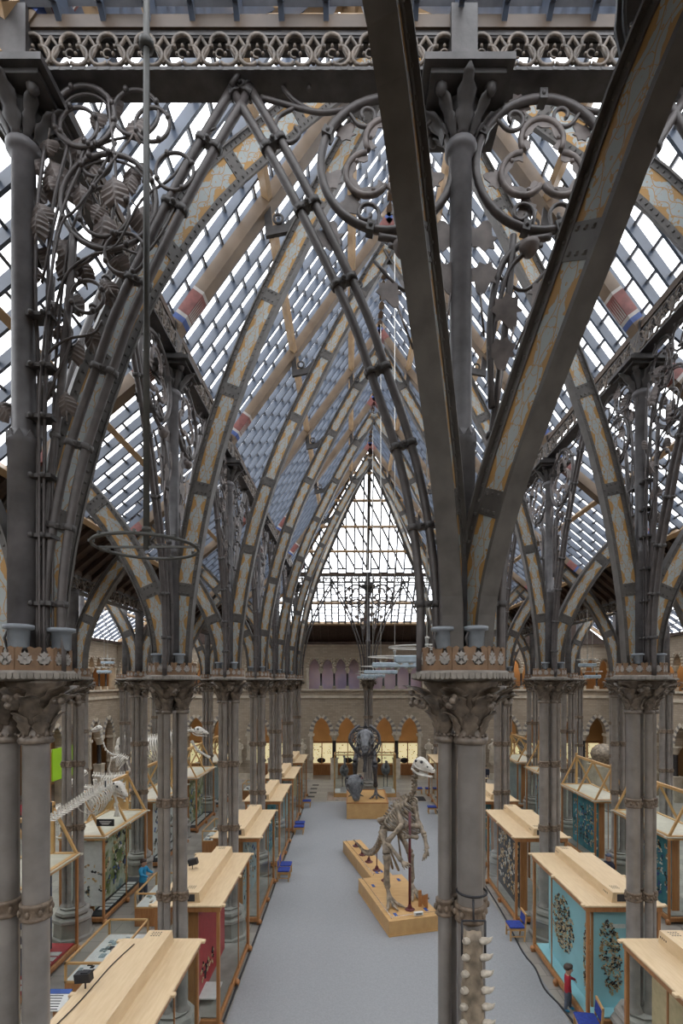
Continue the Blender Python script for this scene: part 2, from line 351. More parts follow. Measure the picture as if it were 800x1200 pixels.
# ---- glazed roof slopes: rafters up the slope, short glazing bars staggered between them, panes on top
def slope(name, O, e, w, b0, b1, L0, L1, t0=0., t1=1., pitch=.52, purl=(.36, .72), princ=None, lathstep=.62, planks=None, glass=True, rw=.032, bw=.028):
    """O: eave origin, e: unit along the eave, w: full slope vector. width range at t: [L0+(b0)*t, L1+(b1)*t]"""
    O, e, w = V(O), V(e), V(w); wl = w.length; wd = w.normalized(); n = e.cross(wd).normalized()
    if n.z > 0: n = -n                                          # n points down into the room
    def rng(t): return L0+b0*t, L1+b1*t
    def trange(sv):
        lo, hi = t0, t1
        for (L, b, sg) in ((L0, b0, 1), (L1, b1, -1)):          # sg*(sv-(L+b t))>=0
            k = sg*(sv-L); q = sg*b
            if abs(q) < 1e-9:
                if k < 0: return None
            elif q > 0: hi = min(hi, k/q)
            else: lo = max(lo, k/q)
        return (lo, hi) if hi-lo > .02 else None
    root = thing(name, None, None, tuple(O)); root['kind'] = 'structure'
    smin = min(rng(t0)[0], rng(t1)[0]); smax = max(rng(t0)[1], rng(t1)[1])
    raf, lat = MB(), MB(); k = 0; s = smin+pitch*.5
    while s < smax:
        r = trange(s)
        if r:
            a, b = O+e*s+w*r[0]+n*.09, O+e*s+w*r[1]+n*.09
            raf.obox((a+b)/2, e*rw, wd*(b-a).length/2, n*.10)
            sm = s+pitch/2; r2 = trange(sm)
            if r2:
                tt = r2[0]*wl + (.31 if k % 2 else 0)*1. + .1
                while tt < r2[1]*wl:
                    c = O+e*sm+wd*tt+n*.03
                    lat.obox(c, e*(pitch/2), wd*bw, n*.035); tt += lathstep
        s += pitch; k += 1
    raf.build('rafters', 'rafter', root); lat.build('glazing_bars', 'lath', root)
    pu = MB()
    for t in purl:
        lo, hi = rng(t)
        if t0 <= t <= t1 and hi-lo > .5: pu.obox(O+e*(lo+hi)/2+w*t+n*.30, e*(hi-lo)/2, wd*.07, n*.10)
    for (lo, hi, q0, q1) in ((0, 0, t0, t1),):
        for (L, b) in ((L0, b0), (L1, b1)):
            p, q = O+e*(L+b*t0)+w*t0+n*.16, O+e*(L+b*t1)+w*t1+n*.16
            pu.beam(p, q, .16, .22, 0, up=n)
    pu.build('purlins', 'timber', root)
    if princ:
        pr = MB()
        for sv in princ:
            r = trange(sv)
            if not r: continue
            a, b = O+e*sv+w*r[0]+n*.30, O+e*sv+w*r[1]+n*.30; L = (b-a).length
            pr.obox((a+b)/2, e*.15, wd*L/2, n*.13, 0)
            for (d0, d1, mm) in ((.30, .42, 1), (.42, .50, 2), (.50, 1.05, 3), (1.05, 1.12, 2), (L-.9, L-.5, 3), (L-.5, L-.4, 1)):
                pr.obox(a+wd*(d0+d1)/2, e*.154, wd*(d1-d0)/2, n*.134, mm)
            for j in range(5):                                  # cream darts on the red band
                c = a+wd*.52+n*.136+e*(-.12+.06*j)
                pr.prism([(-.018, 0), (.018, 0), (0, .45)], c, e, wd, n*.004, 2)
        pr.build('principal_rafters', ['ptimber', 'bluep', 'white', 'red'], root)
    if planks:
        p0, p1 = planks; pk = MB()
        q = [O+e*rng(p0)[0]+w*p0, O+e*rng(p0)[1]+w*p0, O+e*rng(p1)[1]+w*p1, O+e*rng(p1)[0]+w*p1]
        b = pk.add(q+[x-n*.08 for x in q]); pk.face([b, b+1, b+2, b+3]); pk.face([b+7, b+6, b+5, b+4])
        for j in range(4): pk.face([b+j, b+4+j, b+4+(j+1) % 4, b+(j+1) % 4])
        s = smin
        while s < smax+.01:
            tt0, tt1 = p0, p1
            ra, rb = rng(p0), rng(p1); lo = p0; hi = p1
            for (L, bb, sg) in ((L0, b0, 1), (L1, b1, -1)):
                kk = sg*(s-L); qq = sg*bb
                if abs(qq) < 1e-9:
                    if kk < 0: hi = lo
                elif qq > 0: hi = min(hi, kk/qq)
                else: lo = max(lo, kk/qq)
            if hi-lo > .03: pk.beam(O+e*s+w*lo+n*.07, O+e*s+w*hi+n*.07, .09, .14, 0, up=n)
            s += .62
        pk.build('roof_boards', 'plank', root)
        pu2 = MB(); lo, hi = rng(p0); pu2.obox(O+e*(lo+hi)/2+w*p0+n*.12, e*(hi-lo)/2, wd*.08, n*.14); pu2.build('edge_beam', 'timber', root)
    if glass:
        g = MB(); q = [O+e*rng(t)[k]+w*t-n*.03 for (t, k) in ((t0, 0), (t0, 1), (t1, 1), (t1, 0))]
        b = g.add(q); g.face([b, b+1, b+2, b+3]); g.build('glazing', 'roofglass', root)
    return root
ZE, ZR = CH+8.15, CH+15.3
colY = [D(i)-D(0) for i in range(7)]
HW = XC-XL
slope('ceiling_left', (XL, D(0), ZE), (0, 1, 0), (HW, 0, ZR-ZE), 5.2, -5.2, 0, 31.2, t0=-.05, princ=[5.2*i for i in range(0, 7)])
slope('ceiling_right', (XR, D(0), ZE), (0, 1, 0), (-HW, 0, ZR-ZE), 5.2, -5.2, 0, 31.2, t0=-.05, princ=[5.2*i for i in range(0, 7)])
slope('ceiling_far', (XL, D(6), ZE), (1, 0, 0), (0, -5.2, ZR-ZE), HW, -HW, 0, 2*HW, princ=None, rw=.05, bw=.06, t0=-.05, purl=(.16, .36, .56, .76, .88), lathstep=99., pitch=.6)
slope('ceiling_near', (XL, D(0), ZE), (1, 0, 0), (0, 5.2, ZR-ZE), HW, -HW, 0, 2*HW, t0=-.05)
cm = MB(); wv = V((0, -5.2, ZR-ZE)); nn_ = V((1, 0, 0)).cross(wv.normalized()); nn_ = -nn_ if nn_.z > 0 else nn_
cm.beam(V((XC, D(6), ZE))+nn_*.3, V((XC, D(6), ZE))+wv+nn_*.3, .22, .2, 0, up=nn_)
for k in range(-9, 12):                                       # diagonal bracing wires of the end glazing
    a, b = [], []
    for t in [i/40 for i in range(41)]:
        x = XC+k*.85+t*4.6
        if abs(x-XC) < HW*(1-t): a.append(V((x, D(6), ZE))+wv*t*1.0+nn_*.2) if False else a.append(V((XC-(x-XC), D(6), ZE))+wv*t+nn_*.2)
    if len(a) > 1: cm.beam(a[0], a[-1], .10, .07)
struct('trim_end_glazing', cm, 'iron')
rb = MB().box(XC-.1, XC+.1, D(1), D(5), ZR-.35, ZR+.05); struct('trim_ridge', rb, 'ptimber')
# lean-to aisles on the four sides, glass above, dark boards below, extended on the near side for shade
LW = 5.05; LD = -4.25
for nm, O, e, w, L1 in (('left', (XL-.15, D(0), CH+7.55), (0, 1, 0), (-LW, 0, LD), 31.2), ('right', (XR+.15, D(0), CH+7.55), (0, 1, 0), (LW, 0, LD), 31.2),
                        ('far', (XL, D(6)+.15, CH+7.55), (1, 0, 0), (0, LW, LD), 2*HW), ('near', (XL, D(0)-.15, CH+8.1), (1, 0, 0), (0, -LW, LD), 2*HW)):
    slope('ceiling_aisle_'+nm, O, e, w, -LW, LW, 0, L1, 0, .69 if nm != 'near' else .36, purl=(.34,) if nm != 'near' else (), princ=[5.2*i for i in range(1, int(L1/5.2+.5))] if nm != 'near' else None, rw=.06 if nm == 'far' else .032, planks=(.69, 1.04) if nm != 'near' else (.36, 1.04))  # near: unseen boards added higher up to darken the foreground ironwork
# outer zones
for nm, x0, xm, x1 in (('left', XOL, -14.1, WL), ('right', XOR, 16.6, WR)):
    slope('ceiling_outer_%s' % nm, (x0, .5, CH+3.3), (0, 1, 0), (xm-x0, 0, 3.6), 0, 0, 0, 42, purl=(.5,), pitch=.8)
    slope('ceiling_outer_%s_slope' % nm, (x1, .5, CH+3.3), (0, 1, 0), (xm-x1, 0, 3.6), 0, 0, 0, 42, purl=(.5,), pitch=.8)

gb = MB()
for (x0, xm, x1) in ((XOL, -14.1, WL), (XOR, 16.6, WR)):
    for yy in (WF+.2, .3):
        gb.prism([(x0, 11.0), (xm, 15.2), (x1, 11.0)], (0, yy, 0), (1, 0, 0), (0, 0, 1), (0, .12, 0)); gb.box(min(x0, x1), max(x0, x1), yy, yy+.12, 10.9, 11.6)
struct('wall_gable_ends', gb, 'plank')
# ---- court walls: ground arcade, string course, gallery arcade
def arch_prof(u, c, half, zs, za):
    x = abs(u-c)/half
    if x >= 1: return None
    R = (half*half+(za-zs)**2)/(2*half); xx = half*(1-x)        # distance from the springing
    return zs+math.sqrt(max(0, R*R-(R-xx)**2))
def wall(name, O, e, nin, L, off, lit, nbay, mural=()):
    """e along the wall, nin towards the room"""
    O, e, nin = V(O), V(e), V(nin); T = .5
    root = thing(name, None, None, tuple(O)); root['kind'] = 'structure'
    w, st, vo, sh = MB(), MB(), MB(), MB()
    def pt(u, d, z): return O+e*u-nin*d+V((0, 0, z))
    def prism(mb, u0, u1, za, zb2, zt, m=0, d0=0., d1=T):
        b = mb.add([pt(u0, d0, za), pt(u1, d0, zb2), pt(u1, d0, zt), pt(u0, d0, zt), pt(u0, d1, za), pt(u1, d1, zb2), pt(u1, d1, zt), pt(u0, d1, zt)])
        for q in ((0, 1, 2, 3), (7, 6, 5, 4), (0, 4, 5, 1), (3, 2, 6, 7), (1, 5, 6, 2), (0, 3, 7, 4)): mb.face([b+k for k in q], m)
    for bay in range(nbay):
        b0 = off+5.2*bay; mid = b0+2.6
        # ground arcade
        cs = [mid-1.05, mid+1.05]; half = .72; zs, za = 3.78, 5.15
        prism(w, b0, mid-1.77, 0, 0, 7.2); prism(w, mid+1.77, b0+5.2, 0, 0, 7.2); prism(w, mid-.33, mid+.33, zs, zs, 7.2)
        for c in cs:
            N = 12
            for k in range(N):
                u0, u1 = c-half+2*half*k/N, c-half+2*half*(k+1)/N
                f = lambda u: arch_prof(u, c, half, zs, za) or zs
                prism(w, u0, u1, f(u0), f(u1), 7.2)
            # alternate pale and dark wedge stones
            NV = 9
            for sgn in (-1, 1):
                for k in range(NV):
                    ps = []
                    for (t, ex) in ((k/NV, 0), ((k+1)/NV, 0), ((k+1)/NV, .30), (k/NV, .30)):
                        R = (half*half+(za-zs)**2)/(2*half); A = math.asin(min(1, (za-zs)/R))*t
                        x = half-R+R*math.cos(A); z = zs+R*math.sin(A)
                        ps.append((c+sgn*(x+ex*math.cos(A)), z+ex*math.sin(A)))
                    mm = k % 2
                    b = vo.add([pt(p[0], -.05, p[1]) for p in ps]+[pt(p[0], .3, p[1]) for p in ps])
                    vo.face([b, b+1, b+2, b+3], mm)
                    for q in ((0, 4, 5, 1), (1, 5, 6, 2), (2, 6, 7, 3), (3, 7, 4, 0)): vo.face([b+i for i in q], mm)
        # middle support: pedestal, dark shaft, capital; half capitals on the piers
        sh.lathe(pt(mid, .25, 0), [(.2, 1.75), (.16, 1.85), (.16, 3.2), (.2, 3.25)], 12)
        st.obox(pt(mid, .25, .82), e*.30, nin*.30, (0, 0, .82)); st.obox(pt(mid, .25, 1.68), e*.34, nin*.33, (0, 0, .06))
        st.lathe(pt(mid, .25, 0), [(.18, 3.2), (.22, 3.28), (.24, 3.45), (.40, 3.66), (.42, 3.78)], 12)
        for uu in (mid-1.9, mid+1.9): st.obox(pt(uu, .2, 3.68), e*.24, nin*.32, (0, 0, .10)); st.obox(pt(uu, .2, 1.7), e*.2, nin*.28, (0, 0, .09)); st.obox(pt(uu, .2, 2.7), e*.12, nin*.26, (0, 0, .95))
        prism(st, b0, mid-1.77, 0, 0, .5, 0, -.08, 0); prism(st, mid+1.77, b0+5.2, 0, 0, .5, 0, -.08, 0)
        # gallery arcade
        prism(w, b0, mid-2.15, 7.2, 7.2, 11.2); prism(w, mid+2.15, b0+5.2, 7.2, 7.2, 11.2)
        gcs = [mid-1.65, mid-.55, mid+.55, mid+1.65]; gh = .44; gs, ga = 9.2, 10.0
        for c in gcs:
            N = 10
            for k in range(N):
                u0, u1 = c-gh+2*gh*k/N, c-gh+2*gh*(k+1)/N
                f = lambda u: arch_prof(u, c, gh, gs, ga) or gs
                prism(w, u0, u1, f(u0), f(u1), 11.2)
            for sgn in (-1, 1):
                for k in range(5):                              # nail-head studs round each gallery arch
                    A = k/5*1.2; u = c+sgn*(gh+.09)*math.cos(A); st.ball(pt(u, -.02, gs+(ga-gs+.12)*math.sin(A)/.95), .075, n=6)
        for a, b in zip(gcs, gcs[1:]): prism(w, a+gh, b-gh, gs, gs, 11.2)
        prism(w, mid-2.15, gcs[0]-gh, gs, gs, 11.2); prism(w, gcs[-1]+gh, mid+2.15, gs, gs, 11.2)
        for u in (mid-1.1, mid, mid+1.1):
            sh.lathe(pt(u, .25, 0), [(.11, 7.75), (.085, 7.8), (.085, 8.8), (.1, 8.85)], 8); st.obox(pt(u, .25, 7.6), e*.15, nin*.15, (0, 0, .16))
            st.lathe(pt(u, .25, 0), [(.09, 8.8), (.13, 8.9), (.22, 9.12), (.23, 9.22)], 8)
        for u in (mid-2.2, mid+2.2): st.obox(pt(u, .22, 8.4), e*.09, nin*.25, (0, 0, .8)); st.obox(pt(u, .22, 9.15), e*.14, nin*.3, (0, 0, .09))
        prism(w, mid-2.15, mid+2.15, 7.2, 7.2, 7.4)
    LL = 5.2*nbay
    for (z0, z1, d) in ((6.75, 6.95, .10), (7.36, 7.50, .16), (11.05, 11.25, .08)): prism(st, off, off+LL, z0, z0, z1, 0, -d, 0)
    w.build('brickwork', 'brick', root); st.build('stone_dressings', 'stone', root); vo.build('arch_stones', ['stone', 'stoned'], root); sh.build('arcade_shafts', 'granite', root)
    # corridor behind: back wall, gallery floor, corridor roof
    bk = MB(); prism(bk, off-7, off+LL+7, 0, 0, 11.2, 0, 4.2, 4.4); bk.build('corridor_wall', 'plaster', root)
    fs = MB(); prism(fs, off-7, off+LL+7, 6.2, 6.2, 7.1, 0, .5, 4.2); prism(fs, off-7, off+LL+7, 11.2, 11.2, 11.4, 0, -.3, 4.4); fs.build('gallery_deck', 'plank', root)
    return root, pt
wf, ptf = wall('wall_far', (-19.3, WF, 0), (1, 0, 0), (0, -1, 0), 41, XL+19.3-5.2*3+.0, 0, 8)
wl, ptl = wall('wall_left', (WL, .9, 0), (0, 1, 0), (1, 0, 0), 41, 0, 0, 8)
wr, ptr = wall('wall_right', (WR, .9, 0), (0, 1, 0), (-1, 0, 0), 41, 0, 0, 8)
struct('wall_near', MB().box(-23, 26, -4.4, -4.0, 0, 11.4), 'brick')
struct('wall_near_parapet', MB().box(-19, 21.5, -.75, -.55, 5.6, 7.3), 'brick')
struct('wall_near_deck', MB().box(-23, 26, -4.0, -.55, 5.4, 5.6), 'plank')

# ================================================================ IRON COLUMNS
def leafgrid(mb, base, out, up, L, W, curl, m=0, lobes=3, thick=None, nu=9, cup=.25):
    """acanthus leaf: rises along up, curls over towards out"""
    base, out, up = V(base), V(out).normalized(), V(up).normalized(); side = up.cross(out).normalized(); rows = []
    p = base.copy(); ang = 0.
    for i in range(nu+1):
        t = i/nu; wd = W*(math.sin(PI*(.12+.80*t))**.7)*(1+.24*math.cos(t*PI*2*lobes+.6))
        if i == nu: wd = W*.12
        d = up*math.cos(ang)+out*math.sin(ang); nrm = out*math.cos(ang)-up*math.sin(ang)
        rows.append([p+side*wd*x-nrm*(cup*wd*(1-abs(x))*(1 if abs(x) < .9 else .4)) *(-1) for x in (-1, -.5, 0, .5, 1)])
        p = p+d*(L/nu); ang += curl/nu*(0.3+1.6*t)
    mb.grid(rows, m, True, thick=tuple(-out*.012) if thick is None else thick)
def make_column(lobes, label, rot=0.):
    root = thing('iron_column', label, 'column')
    big = [l for l in lobes if l[2] >= .07]
    for (x, y, r) in lobes:
        s = MB().lathe((x, y, 0), [(r+.06, .95), (r+.06, 1.0), (r+.015, 1.06), (r, 1.12), (r, 7.5), (r+.03, 7.52), (r+.03, 7.56), (r, 7.58)], 16)
        s.build('shaft', 'shaft', root)
    bs = MB()
    rad = max(math.hypot(x, y)+r for x, y, r in lobes)
    bs.lathe((0, 0, 0), [(rad+.30, 0), (rad+.30, .10), (rad+.24, .14), (rad+.22, .55), (rad+.28, .60), (rad+.26, .68), (rad+.14, .74), (rad+.20, .82), (rad+.17, .90), (rad+.03, .94), (rad+.06, .99)], 8, 0, False, PI/8)
    bs.build('base', 'plinthst', root)
    for z in (CH-2.80, CH-4.85):
        b = MB()
        for (x, y, r) in lobes:
            b.lathe((x, y, z), [(r+.005, 0), (r+.028, .01), (r+.03, .04), (r+.022, .05), (r+.022, .16), (r+.03, .17), (r+.028, .2), (r+.005, .21)], 14)
            for k in range(8 if r > .07 else 4):
                a = k*2*PI/(8 if r > .07 else 4); c = V((x+(r+.026)*math.cos(a), y+(r+.026)*math.sin(a), z+.105))
                b.ball(c, .028, .028, .045, 6)
        b.build('ring_collar', 'brace', root)
    cp = MB()
    for (x, y, r) in big:
        cp.lathe((x, y, 0), [(r+.035, 7.50), (r+.05, 7.53), (r+.035, 7.57), (r+.01, 7.6), (r+.02, 7.9), (r+.09, 8.1), (r+.17, 8.2), (r+.17, 8.24)], 12)
        for k in range(14):
            a = k*2*PI/14; cp.ball((x+(r+.03)*math.cos(a), y+(r+.03)*math.sin(a), 7.6), .02, n=6)
    cp.build('capital', 'capital', root)
    lf = MB()
    for (x, y, r) in big:
        for k in range(6):
            a = k*2*PI/6+.3; o = V((math.cos(a), math.sin(a), 0))
            if (V((x, y, 0))+o*(r+.1)).length < max(.1, math.hypot(x, y)-.02): continue
            leafgrid(lf, V((x, y, 7.60))+o*(r+.015), o, V((0, 0, 1))+o*.12, .34, .085, 1.5)
            a += PI/6; o = V((math.cos(a), math.sin(a), 0))
            leafgrid(lf, V((x, y, 7.72))+o*(r+.02), o, V((0, 0, 1))+o*.25, .56, .115, 2.3)
    for k in range(8):                                           # fruit and flower sprays under the slab corners
        a = k*PI/4+PI/8; o = V((math.cos(a), math.sin(a), 0)); c = o*(rad+.24)
        leafgrid(lf, V((0, 0, 7.90))+o*(rad+.0), o, V((0, 0, .9))+o*.6, .46, .12, 2.0)
        for q in range(4): lf.ball(c+V((random.uniform(-.05, .05), random.uniform(-.05, .05), 8.02+random.uniform(-.08, .06))), .042, n=6)
    lf.build('capital_leaves', 'capital', root)
    sl = MB(); R = .56
    sl.lathe((0, 0, 0), [(R-.06, 8.225), (R-.03, 8.235), (R+.02, 8.245), (R+.04, 8.26), (R-.01, 8.335), (R-.04, 8.35)], 8, 0, False, PI/8)
    for k in range(8):                                           # scalloped skirt
        a0, a1 = k*PI/4+PI/8, (k+1)*PI/4+PI/8
        p, q = V((math.cos(a0), math.sin(a0), 0))*(R+.04), V((math.cos(a1), math.sin(a1), 0))*(R+.04)
        nn = (p+q).normalized()
        for j in range(7):
            c = p.lerp(q, (j+.5)/7)+V((0, 0, 8.285)); ex = (q-p).normalized()
            sl.prism([(-.03, .035), (-.03, -.005), (-.02, -.025), (0, -.034), (.02, -.025), (.03, -.005), (.03, .035)], c-nn*.012, ex, (0, 0, 1), nn*.02)
    sl.build('slab', 'slab', root)
    pa, fr = MB(), MB(); R = .50
    for k in range(8):
        a0, a1 = k*PI/4+PI/8, (k+1)*PI/4+PI/8
        p, q = V((math.cos(a0), math.sin(a0), 0))*R, V((math.cos(a1), math.sin(a1), 0))*R
        ex = (q-p); Lx = ex.length; ex.normalize(); nn = ex.cross(V((0, 0, 1))).normalized(); z0 = 8.35
        pa.obox((p+q)/2+V((0, 0, z0+.03)), ex*Lx/2, nn*.012, (0, 0, .03))
        H = .27; out = [(0, 0)]                                   # wavy top edge with a round gap for every fleuron
        for j in range(2):
            c0 = Lx*(j+.5)/2; hw = Lx/4
            # two spandrel posts either side of the gap
            for sg in (-1, 1):
                pts = [(c0+sg*hw, .05), (c0+sg*hw, H*.92), (c0+sg*hw*.55, H), (c0+sg*hw*.2, H*.93), (c0+sg*hw*.36, H*.80), (c0+sg*hw*.30, H*.66), (c0+sg*hw*.62, H*.52), (c0+sg*hw*.66, H*.36), (c0+sg*hw*.42, .06)]
                if sg > 0: pts = pts[::-1]
                pa.prism(pts, p+V((0, 0, z0))-nn*.01, ex, (0, 0, 1), nn*.02)
            c = p+ex*c0+V((0, 0, z0+H*.50))
            for (dx, dz, aa) in ((0, .055, PI/2), (-.055, -.01, PI*1.08), (.055, -.01, -.08*PI), (0, -.06, -PI/2)):
                ca, sa = math.cos(aa), math.sin(aa)
                poly = [(0, -.016), (.03, -.03), (.055, -.05), (.062, -.012), (.085, 0), (.062, .012), (.055, .05), (.03, .03), (0, .016)]
                poly = [(x*ca-y*sa, x*sa+y*ca) for x, y in poly]
                fr.prism(poly, c-nn*.008+nn*.006, ex, (0, 0, 1), nn*.014)
            fr.ball(c, .022, n=6)
    pa.build('pierced_parapet', 'parapet', root); fr.build('fleurons', 'fleur', root)
    us = MB().lathe((0, 0, 0), [(.17, 8.34), (.17, 11.0), (.185, 11.02), (.185, 11.09), (.15, 11.16), (.13, 11.2), (.13, 14.45), (.165, 14.48), (.19, 14.52), (.19, 14.58), (.15, 14.62)], 18)
    for k in range(10):
        a = k*2*PI/10; us.prism([(-.045, 0), (.045, 0), (0, .09)], V((math.cos(a)*.183, math.sin(a)*.183, 11.09)), (-math.sin(a), math.cos(a), 0), (0, 0, 1), V((-math.cos(a), -math.sin(a), 0))*.03)
    us.build('upper_shaft', 'ushaft', root)
    uc = MB().lathe((0, 0, 0), [(.14, 14.6), (.15, 14.68), (.20, 14.95), (.26, 15.02)], 14)
    uc.box(-.5, .5, -.5, .5, 15.05, 15.13); uc.box(-.42, .42, -.42, .42, 14.99, 15.05); uc.box(-.30, .30, -.25, .25, 15.13, 15.32)
    for k in range(8):
        a = k*PI/4; o = V((math.cos(a), math.sin(a), 0))
        leafgrid(uc, V((0, 0, 14.6))+o*.14, o, V((0, 0, 1))+o*.45, .52, .07 if k % 2 else .10, 1.2)
        if k % 2: uc.ball(V((0, 0, 15.0))+o*.40, .075, .075, .11, 8)
    uc.box(-.15, .15, -.21, .19, 15.3, 16.05)
    uc.build('upper_capital', 'iron', root)
    return root
S1 = [(-.235, .0, .088), (.225, .0, .10), (-.085, -.10, .07), (.065, -.04, .045), (.03, .17, .075)]
S2 = [(-.20, -.04, .14), (.10, -.10, .08), (.27, .02, .07), (.08, .16, .06)]
S3 = [(-.20, .0, .135), (.20, -.09, .145), (.05, .2, .08)]
S4 = [(-.19, .0, .08), (.08, -.14, .15), (.245, .06, .065), (-.07, .16, .06)]
side = {'L': 'left', 'R': 'right'}
c_nl = make_column(S3, 'thick foreground iron column cut by the left picture edge, below the leafy iron vine'); c_nl.location = (XL+.03, D(0), 0)
c_nc = make_column(S4, 'tall foreground iron column with the row of big teeth hung on its shaft'); c_nc.location = (XCN, D(0), 0)
c_L = make_column(S1, 'clustered iron column behind the red case, second of the left row'); c_L.location = (XL, D(1), 0)
c_R = make_column(S2, 'clustered iron column behind the pale blue bird case, second of the right row'); c_R.location = (XR, D(1), 0)
index_kids()
for i in range(2, 7):
    dup(c_L, (XL, D(i), 0), 0, '%s clustered iron column of the left row beside the carpeted nave' % ORD[i], 'nave columns')
    dup(c_R, (XR, D(i), 0), 0, '%s clustered iron column of the right row beside the carpeted nave' % ORD[i], 'nave columns')
dup(c_R, (XR, D(0), 0), 0, 'iron column that carries the patterned rib in the upper right corner', 'nave columns')
dup(c_L, (XCN, D(6), 0), 0, 'slim distant iron column on the nave axis in front of the pink gallery arches', 'end wall columns')
for i in range(1, 7):
    dup(c_L, (XOL, D(i), 0), .3, '%s iron column of the outer left row above the gabled cases' % ORD[i], 'outer columns')
    dup(c_R, (XOR, D(i), 0), -.3, '%s iron column of the outer right row above the gabled cases' % ORD[i], 'outer columns')
for i in range(4, 7):
    dup(c_L, (-14.1, D(i), 0), .2, '%s iron column of the row nearest the left brick wall' % ORD[i], 'wall side columns')
    dup(c_R, (16.6, D(i), 0), -.2, '%s iron column of the row nearest the right brick wall' % ORD[i], 'wall side columns')

# ---- pierced girders
def make_girder(L, label):
    root = thing('pierced_girder', label, 'girder'); b = MB()
    b.box(0, L, -.17, .17, 0, .04); b.box(0, L, -.11, .11, .48, .51); b.box(0, L, -.045, .045, .04, .07); b.box(0, L, -.045, .045, .46, .48); b.box(0, L, -.10, -.06, .46, .56)
    n = int(round(L/.44)); st = L/n
    for k in range(n*3): 
        x = (k+.5)*st/3
        for yy in (-.165, .165): b.prism([(-.07, 0), (-.05, -.045), (0, -.06), (.05, -.045), (.07, 0)], (x, yy-.008, 0.035), (.7, 0, 0), (0, 0, .6), (0, .016, 0))
        b.ball((x, -.06, .47), .018, n=6)
    b.build('girder_flanges', 'iron', root)
    t = MB()
    for k in range(n):
        c = V(((k+.5)*st, -.135, .26))
        for (dx, dz, a0, a1) in ((0, .085, -.15*PI, 1.15*PI), (-.09, -.06, .45*PI, 1.75*PI), (.09, -.06, -.75*PI, .55*PI)):
            t.tube(arc(c+V((dx, 0, dz)), .112, a0, a1, n=9), .024, 6)
        t.tube([c+V((-st/2, 0, .16)), c+V((-.13, 0, .03)), c+V((-st*.5, 0, -.15))], .022, 5); t.tube([c+V((st/2, 0, .16)), c+V((.13, 0, .03)), c+V((st*.5, 0, -.15))], .022, 5)
        for j in range(3): a = PI/2+j*2*PI/3; t.ball(c+V((math.cos(a)*.075, 0, math.sin(a)*.06)), .022, n=6)
        t.tube(arc(c+V((0, 0, -.03)), .05, .2*PI, 1.6*PI, n=7), .011, 5)
    t.build('trefoil_tracery', 'capital', root)
    w = MB().box(0, L, -.13, .13, .55, .70); w.build('timber_plate', 'plate', root)
    return root
GZ = CH+7.08
g0 = make_girder(5.2, 'pierced iron girder with trefoils across the top between the vine and the toothed column'); g0.location = (XL, D(0), GZ); g0.rotation_euler = (0, 0, 0); g0.scale = ((XCN-XL)/5.2, 1, 1)
dup(g0, (XCN, D(0), GZ), 0, 'pierced iron girder with trefoils at the top, right of the toothed column', 'nave girders', ((XR-XCN)/5.2, 1, 1))
dup(g0, (XL, D(6), GZ), 0, 'distant cross girder in front of the white end glazing, left half', 'nave girders', ((XCN-XL)/5.2, 1, 1))
dup(g0, (XCN, D(6), GZ), 0, 'distant cross girder in front of the white end glazing, right half', 'nave girders', ((XR-XCN)/5.2, 1, 1))
for i in range(6):
    for (x, s, g) in ((XL, 'left', GZ), (XR, 'right', GZ), (XOL, 'outer left', CH+2.85), (XOR, 'outer right', CH+2.85)):
        dup(g0, (x, D(i) if x < 0 else D(i+1), g), PI/2 if x < 0 else -PI/2, '%s pierced girder bay along the %s row, counted from the camera' % (ORD[i], s), 'row girders', (1, 1, 1))

